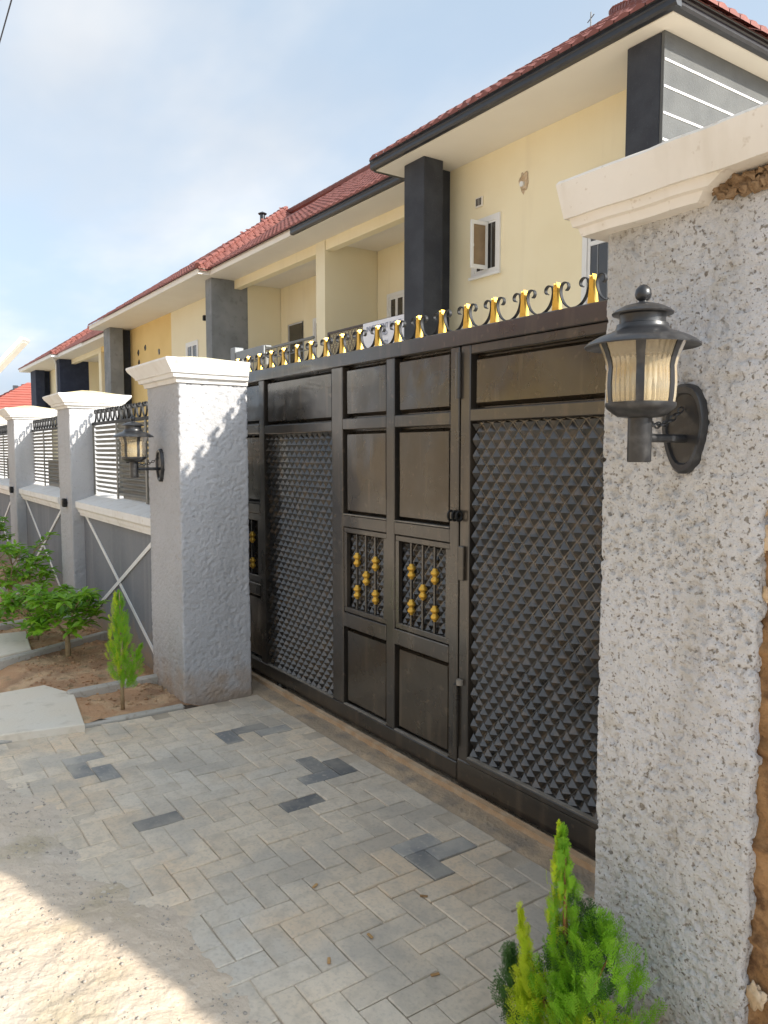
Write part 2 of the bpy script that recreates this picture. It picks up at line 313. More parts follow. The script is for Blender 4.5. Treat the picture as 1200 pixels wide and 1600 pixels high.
darkspots = [(-4.05, 1.80), (-3.94, 1.88), (-3.94, 1.72), (-3.36, 1.83), (-3.28, 1.92), (-3.25, 1.78), (-2.38, 1.80), (-2.26, 1.72), (-2.36, 1.95), (-2.27, 1.93), (-4.0, .86), (-3.92, .99), (-3.86, .92), (-4.1, .93), (-2.33, .98), (-3.26, 1.02), (-3.18, 1.1), (-4.0, 1.5), (-3.55, 1.45), (-3.0, 1.62), (-2.75, 1.2)]
X0, Y0 = -4.56, .32
for i in range(-1, 34):
    for j in range(0, 20):
        n = (i-j) % 4
        if n == 0: cx, cy, v = X0+(i+1)*PW, Y0+(j+.5)*PW, 0
        elif n == 2: cx, cy, v = X0+(i+.5)*PW, Y0+j*PW, 1
        else: continue
        if cx < -4.57+(.1 if not v else .05) or cx > -1.26 or cy > 2.12-(.05 if not v else .1) or cy < .38: continue
        if dirt_h(cx, cy) > .011: continue
        d = any((cx-a)**2+(cy-b)**2 < .062**2 for a, b in darkspots)
        o = link('paver', random.choice(pav[(v, int(d))]), drive, None, (cx, cy, random.uniform(-.0035, .0015)))
        o.rotation_euler = (random.uniform(-.012, .012), random.uniform(-.012, .012), random.uniform(-.012, .012))
# strip of earth with the gate track
tr = grid(lin(-8, -.9, 260), lin(2.10, 2.46, 22), lambda x, y: -.02+.022*sst(2.1, 2.16, y)+.006*nz(x*9, y*9)+.004*nz(x*31, y*31, 3)).build('track_bed', 'track_dirt', smooth=True); tr['kind'] = 'structure'
rl = MB()
for i in range(40):
    xa = -8+i*.178; rl.bar((xa, 2.262+.003*nz(xa, 1), .012+.003*nz(xa*3, 5)), (xa+.178, 2.262+.003*nz(xa+.178, 1), .012+.003*nz((xa+.178)*3, 5)), .035, .03)
tag(rl.build('gate_rail', 'rusty_rail'), 'rusty earth-caked steel rail along the ground below the black gate', 'gate rail')
yard = MB().box(-70, 3, 2.47, 40, -.3, -.03).build('compound_yard', 'concrete'); yard['kind'] = 'structure'
# planting beds
def soil_h(x, y):
    k = sst(1.80, 1.6, y)*sst(.70, .95, y)
    return -.03+.045*k+(.018*nz(x*5, y*5)+.010*nz(x*16, y*16, 2)+.005*nz(x*45, y*45, 4))
bed = grid([-30, -22, -16]+lin(-12, -4.64, 300)+[-4.585], lin(.3, 1.82, 66), soil_h).build('planting_bed', 'soil', smooth=True); bed['kind'] = 'structure'
kb = []
def kerb(pa, pb, lab, wd=.055, h=.085, z=-.02):
    b = MB(); n = 6; pa = Vector((*pa, z)); pb = Vector((*pb, z)); d = (pb-pa); L = d.length; d.normalize(); sd = Vector((-d.y, d.x, 0)); b0 = MB().box(0, L, -wd/2, wd/2, -.05, h, .012)
    b.v = [tuple(pa+d*x+sd*y+Vector((0, 0, z_+.006*nz(x*5, y*9, pa.x)))) for x, y, z_ in b0.v]; b.f = b0.f
    return tag(b.build('kerb', 'kerb_concrete'), lab, 'kerb', 'thin concrete kerbs dividing the planting beds')
kerb((-4.60, .42), (-4.60, 1.64), 'concrete edging between the brick paving and the small conifer bed', .05, .035)
kerb((-5.13, 1.06), (-5.18, 1.74), 'concrete kerb behind the slender conifer beside the grey gate pier')
kerb((-6.06, .55), (-6.70, 1.72), 'concrete kerb just behind the leafy shrub with the forked pale trunk')
kerb((-7.35, .60), (-7.75, 1.72), 'concrete kerb between the two leafy shrubs and the big bushy shrub')
kerb((-9.4, .60), (-9.6, 1.72), 'concrete kerb behind the big bushy shrub')
def slab(outline, z, lab):
    b = MB(); n = len(outline); vs = [(x, y, z-.08) for x, y in outline]+[(x, y, z-.006) for x, y in outline]
    cx = sum(p[0] for p in outline)/n; cy = sum(p[1] for p in outline)/n
    vs += [(cx+(x-cx)*.985, cy+(y-cy)*.985, z) for x, y in outline]
    b.add(vs, [tuple(range(2*n, 3*n))]+[(i, (i+1) % n, n+(i+1) % n, n+i) for i in range(n)]+[(n+i, n+(i+1) % n, 2*n+(i+1) % n, 2*n+i) for i in range(n)])
    return tag(b.build('concrete_slab', 'concrete'), lab, 'slab')
slab([(-4.63, .38), (-4.50, 1.02), (-5.12, 1.10), (-5.42, .98), (-5.38, .34)], .045, 'pale concrete slab bridging the drain beside the brick paving')
slab([(-6.25, .45), (-6.45, 1.08), (-7.15, 1.16), (-7.2, .45)], .05, 'pale concrete slab behind the kerb of the forked shrub')

# ------------------------------------------------------------------ piers
def stucco(x0, x1, y0, y1, z0, z1, res, amp, taper=0, rough=1.0):
    """rough-cast shaft: rounded rectangle swept up, pushed in and out by noise"""
    pr = []
    r = .014
    def seg(a, b, nrm):
        L = (Vector(b)-Vector(a)).length; k = max(2, int(L/res))
        for i in range(k): t = i/k; pr.append((a[0]+(b[0]-a[0])*t, a[1]+(b[1]-a[1])*t, nrm[0], nrm[1]))
    def arc(cx, cy, a0):
        for i in range(4): a = a0+math.pi/2*i/4; pr.append((cx+r*math.cos(a), cy+r*math.sin(a), math.cos(a), math.sin(a)))
    seg((x0+r, y0), (x1-r, y0), (0, -1)); arc(x1-r, y0+r, -math.pi/2); seg((x1, y0+r), (x1, y1-r), (1, 0)); arc(x1-r, y1-r, 0)
    seg((x1-r, y1), (x0+r, y1), (0, 1)); arc(x0+r, y1-r, math.pi/2); seg((x0, y1-r), (x0, y0+r), (-1, 0)); arc(x0+r, y0+r, math.pi)
    n = len(pr); nz_ = int((z1-z0)/res); b = MB(); cx = (x0+x1)/2; cy = (y0+y1)/2
    for j in range(nz_+1):
        z = z0+(z1-z0)*j/nz_; tp = 1+taper*(1-(z-z0)/(z1-z0))
        for (x, y, nx, ny) in pr:
            p = Vector((x, y, z)); q = noise.noise(p*48+Vector((0, 0, 7)))+.6*noise.noise(p*105)
            h = -amp*1.15*sst(.10, .50, q)*(.65+.6*sst(-.35, .35, noise.noise(p*2.3))) + amp*.30*noise.noise(p*24) + amp*.22*noise.noise(p*150) + amp*rough*noise.noise(p*3.1)
            b.v.append((cx+(x-cx)*tp+nx*h, cy+(y-cy)*tp+ny*h, z))
    for j in range(nz_):
        for i in range(n): i2 = (i+1) % n; b.f.append((j*n+i, j*n+i2, (j+1)*n+i2, (j+1)*n+i))
    b.f.append(tuple(range(nz_*n, nz_*n+n)))
    return b
def cap(x0, x1, y0, y1, prof, top, parent, mat='cap_white', topmat='cap_top', back=1.0):
    b = MB(); rings = []
    for (z, o) in prof:
        base = len(b.v); K = 10
        cs = [(x0-o, y0-o), (x1+o, y0-o), (x1+o, y1+o*back), (x0-o, y1+o*back)]
        for k in range(4):
            a = cs[k]; c = cs[(k+1) % 4]
            for i in range(K):
                t = i/K; x = a[0]+(c[0]-a[0])*t; y = a[1]+(c[1]-a[1])*t; b.v.append((x+.002*nz(x*9, y*9, z*30), y+.002*nz(x*9+4, y*9, z*30), z+.0025*nz(x*6, y*6, z*5)))
        rings.append(base)
    N = 40
    for a, c in zip(rings, rings[1:]):
        for i in range(N): b.f.append((a+i, a+(i+1) % N, c+(i+1) % N, c+i))
    b.f.append(tuple(rings[0]+i for i in range(N))); b.f.append(tuple(rings[-1]+i for i in range(N)))
    c_ = b.build('cap', mat, parent, smooth=35)
    z, o = prof[-1]; t = MB(); e = o-.022; cx = (x0+x1)/2; cy = (y0+y1)/2; q = .05
    t.add([(x0-e, y0-e, z-.003), (x1+e, y0-e, z-.003), (x1+e, y1+e*back, z-.003), (x0-e, y1+e*back, z-.003), (cx-q, cy-q, top), (cx+q, cy-q, top), (cx+q, cy+q, top), (cx-q, cy+q, top)],
          [(0, 1, 5, 4), (1, 2, 6, 5), (2, 3, 7, 6), (3, 0, 4, 7), (4, 5, 6, 7)])
    t.build('cap_slope', topmat, c_)
    return c_
# pier the gate slides behind
GPL = thing('gate_pier', 'tall grey roughcast gate pier with white moulded cap beside the slender conifer', 'pier', (-4.93, 1.88, 0))
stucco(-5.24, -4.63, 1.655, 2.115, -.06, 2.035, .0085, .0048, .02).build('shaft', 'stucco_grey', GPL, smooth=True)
cap(-5.24, -4.63, 1.655, 2.115, [(2.02, .012), (2.045, .018), (2.05, .040), (2.072, .046), (2.076, .058), (2.085, .06), (2.13, .098), (2.148, .108), (2.160, .106)], 2.215, GPL, back=-.25)
# near pier
GPR = thing('gate_pier', 'near pale grey roughcast gate pier under a chipped white cap with bounce light in its colour', 'pier', (-1.145, 1.88, 0))
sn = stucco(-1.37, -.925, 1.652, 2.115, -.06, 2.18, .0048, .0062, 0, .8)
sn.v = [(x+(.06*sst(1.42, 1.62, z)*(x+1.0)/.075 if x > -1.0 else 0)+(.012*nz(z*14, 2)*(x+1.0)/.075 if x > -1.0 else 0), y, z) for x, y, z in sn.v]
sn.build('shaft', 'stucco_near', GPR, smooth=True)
cp = MB()   # cap with its lower mouldings broken away beyond x = -1.0
prof = [(2.165, .045), (2.186, .052), (2.190, .062), (2.207, .066), (2.212, .078), (2.300, .094), (2.308, .088)]
def capring(z, o, xr):
    e = []; K = 26
    for i in range(K+1): x = -1.37-o+(xr-(-1.37-o))*i/K; e.append((x, 1.652-o+.0025*nz(x*14, z*30), z+.004*nz(x*7, z*3, 2)))
    for i in range(1, 8): e.append((xr, 1.652-o+(.46+2*o)*i/8, z))
    for i in range(K+1): x = xr+(-1.37-o-xr)*i/K; e.append((x, 2.115+o, z))
    for i in range(1, 8): e.append((-1.37-o, 2.115+o-(.46+2*o)*i/8, z))
    return e
def loft(b, rings):
    n = len(rings[0]); o = len(b.v)
    for r_ in rings: b.v += r_
    for k in range(len(rings)-1):
        for i in range(n): b.f.append((o+k*n+i, o+k*n+(i+1) % n, o+(k+1)*n+(i+1) % n, o+(k+1)*n+i))
    b.f.append(tuple(range(o, o+n))); b.f.append(tuple(range(o+(len(rings)-1)*n, o+len(rings)*n)))
loft(cp, [capring(z, o, -.80) for z, o in prof[4:]])
c1_ = cp.build('cap', 'cap_bounce', GPR, smooth=35)
brk = MB(); xr0 = [-1.075, -1.058, -1.040, -1.010, -.998]
loft(brk, [capring(z, o, xr0[i]) for i, (z, o) in enumerate(prof[:4]+[(2.2125, .070)])])
brk.build('cap_moulding', 'cap_bounce', c1_, smooth=35)
def lump(c, r, seed, sq=(1, 1, 1), n=10, k=.35):
    b = MB(); o = Vector((seed*3.7, seed*1.3, 0))
    for i in range(n+1):
        for j in range(2*n):
            a = math.pi*i/n; t = math.pi*j/n; d = Vector((math.sin(a)*math.cos(t), math.sin(a)*math.sin(t), math.cos(a)))
            q = r*(1+k*noise.noise(d*1.6+o)+k*.5*noise.noise(d*4+o)); b.v.append((c[0]+d.x*q*sq[0], c[1]+d.y*q*sq[1], c[2]+d.z*q*sq[2]))
    for i in range(n):
        for j in range(2*n): j2 = (j+1) % (2*n); b.f.append((i*2*n+j, i*2*n+j2, (i+1)*2*n+j2, (i+1)*2*n+j))
    return b
br = MB()
for i in range(60):
    l = lump((-1.045+i*.0042+.006*math.sin(i*3.3), 1.652-.018*abs(math.sin(i*1.7)), 2.205-.030*abs(math.sin(i*2.6))), .010+.006*abs(math.sin(i*4.1)), i, (1.1, .9, .8), 4, 1.1); br.add(l.v, l.f)
br.build('broken_mortar', 'broken_edge', GPR)
# unplastered earth wall carried on from the near pier
mw = thing('mud_wall', 'brown unplastered earth block wall stub joining the near gate pier', 'wall', (-.6, 1.8, 0))
ol = [(-.93, -.1), (-.45, -.1), (-.50, .5), (-.56, .86), (-.60, 1.13), (-.64, 1.27), (-.72, 1.42), (-.71, 1.62), (-.84, 1.76), (-.93, 1.82)]
b = MB(); inside = lambda x, z: x
import bisect
zs_ = lin(-.1, 1.82, 150)
def xend(z):
    for (xa, za), (xb, zb) in zip(ol[1:], ol[2:]):
        if za <= z <= zb or zb <= z <= za: return xa+(xb-xa)*(z-za)/(zb-za+1e-9)
    return -.92
NXM = 46
for face, yy in ((0, 1.668), (1, 1.93)):
    for z in zs_:
        xe = xend(z)+.01*nz(z*9, 3)
        for i in range(NXM+1):
            x = -.935+(xe+.935)*i/NXM; d = 0
            if face == 0:
                p = Vector((x, 0, z)); d = -.012*noise.noise(p*9)-.008*noise.noise(p*26)+.02*sst(.30, .02, abs(((z+.02*nz(x*5, 1)) % .24)-.12)/.12-.86+.3)*0+.018*sst(.012, 0, abs((z+.01*nz(x*7, 2)) % .23-.115)-.10)
            b.v.append((x, yy+d, z))
nr = len(zs_)*(NXM+1)
for face in (0, 1):
    for j in range(len(zs_)-1):
        for i in range(NXM): a = face*nr+j*(NXM+1)+i; b.f.append((a, a+1, a+NXM+2, a+NXM+1))
for j in range(len(zs_)-1):
    for i in (0, NXM): a = j*(NXM+1)+i; b.f.append((a, a+NXM+1, nr+a+NXM+1, nr+a))
for i in range(NXM): a = (len(zs_)-1)*(NXM+1)+i; b.f.append((a, a+1, nr+a+1, nr+a))
b.build('wall_face', 'mud', mw, smooth=True)
for i, (x, z, r) in enumerate([(-.902, 1.50, .034), (-.918, 1.405, .022), (-.905, .335, .022), (-.915, 1.28, .012)]):
    lump((x, 1.672, z), r, i+4, (1, .30, 1.2), 12, .8).build('plaster_lump', 'plaster_lump', mw, smooth=True)

shade_wl = MB().poly([(-.54, -.06), (1.3, -.06), (1.1, 1.5), (.86, 1.84), (.70, 1.93), (.52, 2.18), (.44, 2.25), (-.54, 2.25)], .16, at=2.30).build('shade_wall', 'panel_grey')  # unseen wall added so its sloping end shapes the shadow on the ground
tag(shade_wl, 'unseen grey wall added behind the near gate pier to shape the ground shadow', 'wall')
# boundary fence: piers, low walls, railings
PXS = [-7.55, -10.54, -13.53, -16.52]
FP = thing('fence_pier', '', 'pier', (PXS[0]-.25, 1.88, 0), 'roughcast piers along the boundary wall')
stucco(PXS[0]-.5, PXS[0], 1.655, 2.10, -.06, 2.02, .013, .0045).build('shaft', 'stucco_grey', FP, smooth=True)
cap(PXS[0]-.5, PXS[0], 1.655, 2.10, [(2.00, .012), (2.02, .018), (2.025, .040), (2.045, .046), (2.05, .058), (2.058, .06), (2.10, .098), (2.118, .108), (2.13, .106)], 2.18, FP)
plabs = ['grey roughcast fence pier next along from the gate pier with the lantern', 'grey roughcast fence pier second along from the lantern pier', 'grey roughcast fence pier carrying the white solar street light', 'grey roughcast fence pier last along, past the solar street light']
FP['label'] = plabs[0]
for i in (1, 2, 3): dup(FP, PXS[i]-PXS[0], plabs[i])
def wallbox(i, lab):
    x = PXS[i]-.20; t = thing('wall_box', lab, 'wall fitting', (x, 1.645, 1.11), 'small black fittings on the fence piers')
    MB().box(x-.035, x+.035, 1.615, 1.650, 1.07, 1.15, .006).build('casing', 'black_metal', t)
    MB().box(x-.027, x+.027, 1.609, 1.616, 1.085, 1.135, .002).build('face_plate', 'lamp_metal', t)
wallbox(0, 'small black box fitting on the fence pier next to the lantern pier')
wallbox(1, 'small black box fitting on the second fence pier from the lantern pier')
BW = thing('boundary_wall', '', 'wall', (-6.4, 1.8, 0), 'low grey walls with white crossed stripes')
XA, XB = -7.56, -5.23
wp = grid(lin(XA, XB, 60), lin(0, 1.03, 26), lambda x, z: 0)
pan = MB(); pan.box(XA, XB, 1.765, 1.98, -.06, 1.03); pan.build('panel', 'panel_grey', BW)
def stripe(p, q, y): return MB().bar((p[0], y, p[1]), (q[0], y, q[1]), .034, .008, (0, 1, 0))
stripe((XA+.05, 1.02), (XB-.10, .02), 1.762).build('stripe', 'white_paint', BW)
stripe((XA+.05, .02), (XB-.10, 1.02), 1.7585).build('stripe', 'white_paint', BW)
co = MB(); pf = [(1.755, .995), (1.728, 1.0), (1.725, 1.025), (1.712, 1.03), (1.708, 1.055), (1.690, 1.075), (1.688, 1.130), (1.90, 1.195), (1.99, 1.195), (1.99, .995)]
n = len(pf); co.add([(x, y, z) for x in (XA, XB) for y, z in pf], [tuple(range(n)), tuple(range(n, 2*n))]+[(i, (i+1) % n, n+(i+1) % n, n+i) for i in range(n)])
co.build('coping', 'cap_white', BW)
# scroll motif (shared by gate and railings)
def scrollpts(sg, s=1.0, w_=.088):
    pts = []
    for i in range(13):
        a = math.pi/2*i/12; pts.append((sg*(w_-(w_-.0200)*math.sin(a))*s, (.078-.078*math.cos(a))*s+.002))
    cx, cz, r0 = .0450, .086, .0250
    for i in range(1, 15):
        a = math.pi-(.10+i*.31); r = r0*(1-.037*i); pts.append((sg*(cx+r*math.cos(a))*s, (cz+r*math.sin(a))*s))
    return pts
def scroll_mesh(mat, s=1.0, w_=.088):
    b = MB(); b.ribbon(scrollpts(-1, s, w_), .015, .0040); b.ribbon(scrollpts(1, s, w_), .015, .0040); return b.mesh('scroll', mat, smooth=40)
def leaf_mesh():
    b = MB(); ol = [(-.019, 0), (.019, 0), (.0145, .035), (.0105, .062), (.0115, .086), (.006, .112), (.003, .090), (0, .104), (-.003, .090), (-.007, .108), (-.0105, .084), (-.0095, .060), (-.0135, .035)]
    n = len(ol); b.add([(x, -.010-.004*(1-abs(x)/.02), z) for x, z in ol]+[(x, .010, z) for x, z in ol], [(i, n+i, n+(i+1) % n, (i+1) % n) for i in range(n)])
    for tri in [(0, 1, 2, 12), (12, 2, 3, 11), (11, 3, 4, 10), (4, 5, 6), (4, 6, 8, 10), (6, 7, 8), (8, 9, 10)]: b.f.append(tri); b.f.append(tuple(n+i for i in tri)[::-1])
    return b.mesh('leaf', 'gold_paint', smooth=40)
SM_gate = scroll_mesh('black_metal'); SM_rail = scroll_mesh('black_metal', 1.08, .070); LM = leaf_mesh()
# railing
RL = thing('fence_railing', '', 'railing', (-6.4, 1.88, 1.19), 'slatted metal railings between the fence piers')
for i in range(15):
    z = 1.222+i*.0415; cs_ = [(1.870, z+.020), (1.873, z+.023), (1.8955, z+.000), (1.8925, z-.003)]
    MB().add([(x, y, q) for x in (XA+.04, XB-.02) for y, q in cs_], [(0, 1, 2, 3), (4, 5, 6, 7)]+[(k, (k+1) % 4, 4+(k+1) % 4, 4+k) for k in range(4)]).build('slat', 'rail_metal', RL)
for x in (XA+.025, XA+.80, XA+1.60, XB-.03): MB().box(x-.02, x+.02, 1.862, 1.871, 1.19, 1.845).build('post', 'rail_metal', RL)
MB().box(XA+.005, XB-.005, 1.86, 1.90, 1.842, 1.868, .003).build('top_rail', 'black_metal', RL)
for i in range(15): link('scroll', SM_rail, RL, None, (XA+.11+i*.152+6.4, 0, .678))
rlabs = ['slatted metal railing with black scrolls behind the lantern of the gate pier', 'slatted metal railing with black scrolls between the first and second fence piers', 'slatted metal railing with black scrolls beside the pier with the solar light']
wlabs = ['low grey wall with crossed white stripes beside the gate pier with the lantern', 'low grey wall with crossed white stripes between the first and second fence piers', 'low grey wall with crossed white stripes beside the pier with the solar light']
RL['label'] = rlabs[0]; BW['label'] = wlabs[0]
MB().box(-6.72, -5.28, 1.900, 1.905, 1.195, 1.50).build('backing_sheet', 'rail_metal', RL)
for i, dx in enumerate((-3.2, -6.19)):
    for src, labs in ((RL, rlabs), (BW, wlabs)): dup(src, dx+.12, labs[i+1])

# ------------------------------------------------------------------ gate
GY = 2.31
GT = thing('sliding_gate', 'tall black steel sliding gate with embossed panels and gold scrolls', 'gate', (-3.2, GY+.03, .02))
ZT = 2.155
def fr(name, x0, x1, z0, z1, y0=GY, y1=GY+.05, c=.004, mat='gate_paint', parent=GT): return MB().box(x0, x1, y0, y1, z0, z1, c).build(name, mat, parent)
XL, XR = -5.75, -.55
fr('top_rail', XL, XR, 2.080, ZT, GY-.006, GY+.055)
fr('bottom_rail', XL, -2.742, .030, .118, GY-.004, GY+.052); fr('bottom_rail', -2.736, XR, .018, .140, GY-.004, GY+.052)
fr('ledge', -2.66, XR, .1415, .168, GY-.012, GY+.04); MB().box(-2.655, XR, GY-.011, GY+.012, .1685, .172).build('dust', 'dusty_ledge', GT)
for (a, b_) in [(-4.875, -4.795), (-3.895, -3.775), (-3.335, -3.262), (-2.808, -2.745), (-2.733, -2.668), (-5.75, -5.68)]: fr('stile', a, b_, .119, 2.079)
fr('frame_rail', -2.667, XR, 2.036, 2.0785, GY+.002, GY+.048); fr('frame_rail', -2.667, XR, 1.735, 1.790)
fr('frame_rail', -4.794, -3.896, 1.715, 1.772)
for (a, b_) in [(-5.679, -4.876), (-3.774, -3.336), (-3.261, -2.809)]:
    fr('frame_rail', a, b_, 1.722, 1.784); fr('frame_rail', a, b_, 1.166, 1.234); fr('frame_rail', a, b_, .585, .668, GY-.004, GY+.05)
MB().box(XL+.01, XR, GY+.0555, GY+.0585, -.01, 2.12).build('light_stop_sheet', 'gate_paint', GT)  # sheet added to stop sun leaking through panel gaps and under the gate
def tray(x0, x1, z0, z1, seed):
    """pressed sheet panel: sunk border, raised slightly dented field"""
    b = MB(); n, m2 = 22, 18; e = .024
    def row(k, N, a, c): return a+(c-a)*k/N
    us = [x0, x0+.006, x0+e]+[row(k, n, x0+e, x1-e) for k in range(1, n)]+[x1-e, x1-.006, x1]
    vs_ = [z0, z0+.006, z0+e]+[row(k, m2, z0+e, z1-e) for k in range(1, m2)]+[z1-e, z1-.006, z1]
    for z in vs_:
        for x in us:
            d = min(x-x0, x1-x, z-z0, z1-z); y = GY+.046-.030*sst(.004, e, d)
            if d > e-.001: y += .0032*nz(x*3.1, z*3.1, seed)+.0014*nz(x*8, z*8, seed+3)
            b.v.append((x, y, z))
    w_ = len(us)
    for j in range(len(vs_)-1):
        for i in range(w_-1): b.f.append((j*w_+i, j*w_+i+1, (j+1)*w_+i+1, (j+1)*w_+i))
    return b.build('panel', 'gate_sheet', GT, smooth=35)
tray(-4.790, -3.900, 1.776, 2.076, 1); tray(-2.664, XR, 1.794, 2.032, 2)
for k, (a, b_) in enumerate([(-5.676, -4.879), (-3.771, -3.339), (-3.258, -2.812)]):
    tray(a, b_, 1.788, 2.076, 5+k); tray(a, b_, 1.238, 1.718, 9+k); tray(a, b_, .122, .582, 13+k)
    for zl in (.121, 1.237): MB().box(a, b_, GY-.001, GY+.018, zl-.0015, zl+.004).build('dust', 'dusty_ledge', GT)
def emboss(x0, x1, z0, z1, y, dx=.067, dz=.074, h=.022, clip=True):
    b = MB(); g_ = .0035
    nx = int((x1-x0)/dx)+2; nzr = int((z1-z0)/(dz/2))+2
    def cl(p): return (min(max(p[0], x0), x1), p[1], min(max(p[2], z0), z1))
    for j in range(nzr):
        for i in range(nx):
            cx = x0+(i+.5*(j % 2))*dx; cz = z0+j*dz/2
            if cx-dx/2 > x1 or cz-dz/2 > z1: continue
            hx_, hz_ = dx/2-g_, dz/2-g_
            q = [cl((cx-hx_, y-.001, cz)), cl((cx, y-.001, cz-hz_)), cl((cx+hx_, y-.001, cz)), cl((cx, y-.001, cz+hz_))]
            ax = min(max(cx, x0), x1); az = min(max(cz, z0), z1); t = 0.12
            hh = h*(1+.16*nz(cx*9, cz*9, 4)); jx = .0016*nz(cx*31, cz*31, 1); jz = .0016*nz(cx*31, cz*31, 7); tp = [(ax+(p[0]-ax)*t+jx, y-hh+.004*nz(cx*2, cz*2, 5), az+(p[2]-az)*t+jz) for p in q]
            o = len(b.v); b.v += q+tp
            b.f += [(o+k, o+(k+1) % 4, o+4+(k+1) % 4, o+4+k) for k in range(4)]+[(o+4, o+5, o+6, o+7)]
    b.add([(x0, y, z0), (x1, y, z0), (x1, y, z1), (x0, y, z1)], [(0, 1, 2, 3)])
    return b
emboss(-2.660, XR, .170, 1.733, GY+.034).build('embossed_panel', 'emboss_sheet', GT)
emboss(-4.788, -3.902, .122, 1.713, GY+.034).build('embossed_panel', 'emboss_sheet', GT)
MB().box(-4.788, -3.902, GY-.001, GY+.02, .1185, .1235).build('dust', 'dusty_ledge', GT)
def collar_mesh():
    return MB().lathe([(.008, -.040), (.011, -.036), (.011, -.032), (.018, -.028), (.0225, -.018), (.018, -.008), (.013, -.004), (.0135, .003), (.0205, .009), (.0235, .018), (.019, .027), (.012, .031), (.014, .036), (.008, .041)], (0, 0, 0), 12).mesh('collar', 'gold_paint', smooth=True)
CM = collar_mesh(); gl = root_loc(GT)
for (a, b_) in [(-5.676, -4.879), (-3.771, -3.339), (-3.258, -2.812)]:
    z0, z1 = .671, 1.163; wf = .030 if b_ > -4 else .05
    gr = MB().box(a, b_, GY+.006, GY+.030, z1-wf, z1, .003).box(a, b_, GY+.006, GY+.030, z0, z0+wf, .003).box(a, a+wf, GY+.0065, GY+.0295, z0+wf, z1-wf).box(b_-wf, b_, GY+.0065, GY+.0295, z0+wf, z1-wf).build('grille', 'gate_paint', GT)
    emboss(a, b_, z0, z1, GY+.051, .05, .056, .016).build('grille_back', 'emboss_sheet', gr)
    nb = 3 if b_ > -4 else 5
    for k in range(nb):
        x = a+wf+(b_-a-2*wf)*(k+1)/(nb+1); MB().box(x-.006, x+.006, GY+.012, GY+.024, z0+wf, z1-wf, .001).build('bar', 'gate_paint', gr)
        for zc in ((.985, .800) if k % 2 == 0 else (.892,)): link('collar', CM, gr, None, (x-gl[0], GY+.018-gl[1], zc-gl[2]))
# scrolls along the top
x = -1.45; k = 0
while x > -5.3:
    s = link('scroll', SM_gate, GT, None, (x-gl[0], GY+.025-gl[1], ZT-gl[2])); link('leaf', LM, s, None, (0, 0, .001)); x -= .1815
# lock ring, hinge sleeves, bolt, wheels
rg = MB()
for i, xx in enumerate((-2.775, -2.745, -2.715)):
    rg.tube([(xx, GY-.02+.017*math.cos(a), 1.300+.022*math.sin(a)) for a in [2*math.pi*k/16 for k in range(17)]], .006, 6)
rg.build('chain_ring', 'black_metal', GT, smooth=True)
MB().tube([(-2.739, GY-.008, 1.84), (-2.739, GY-.008, 2.05)], .014, 10).build('hinge', 'gate_paint', GT, smooth=40)
MB().tube([(-2.739, GY-.008, .20), (-2.739, GY-.008, .50)], .014, 10).build('hinge', 'gate_paint', GT, smooth=40)
MB().lathe([(.0, .502), (.018, .502), (.018, .528), (0, .528)], (-2.715, GY-.006, 0), 10).build('hinge_collar', 'dusty_ledge', GT)
MB().box(-2.725, -2.690, GY-.016, GY-.001, 1.00, 1.16, .003).build('lock_plate', 'gate_sheet', GT)
for wx in (-4.60, -1.6):
    hb = MB().box(wx-.035, wx-.028, GY-.004, GY+.03, -.028, .034).box(wx+.028, wx+.035, GY-.004, GY+.03, -.028, .034).build('wheel_bracket', 'gate_paint', GT)
    wl = MB(); wl.add([], []); pts = [(r_, y) for r_, y in [(.006, -.012), (.030, -.012), (.026, 0), (.030, .012), (.006, .012)]]
    for (r_, y) in pts:
        for q in range(16): wl.v.append((wx+r_*math.cos(q*math.pi/8), GY+.013+y, -.002+r_*math.sin(q*math.pi/8)))
    for i in range(4):
        for q in range(16): wl.f.append((i*16+q, i*16+(q+1) % 16, i*16+16+(q+1) % 16, i*16+16+q))
    wl.build('wheel', 'rail_metal', hb, smooth=40)
# steel guide for the gate behind the pier
gd = thing('gate_guide', 'grey steel guide post with channel arm behind the lantern gate pier', 'gate guide', (-5.93, 2.62, -.03))
MB().box(-5.97, -5.88, 2.58, 2.66, -.03, 2.44, .006).build('post', 'steel_grey', gd)
MB().box(-5.875, -5.36, 2.585, 2.60, 2.335, 2.40, .004).box(-5.875, -5.36, 2.602, 2.655, 2.388, 2.402, .004).box(-5.80, -5.36, 2.602, 2.655, 2.335, 2.347, .004).build('channel', 'steel_grey', gd)
MB().tube([(-5.41, 2.63, 2.26), (-5.41, 2.63, 2.336)], .02, 10).build('roller', 'rail_metal', gd, smooth=40)

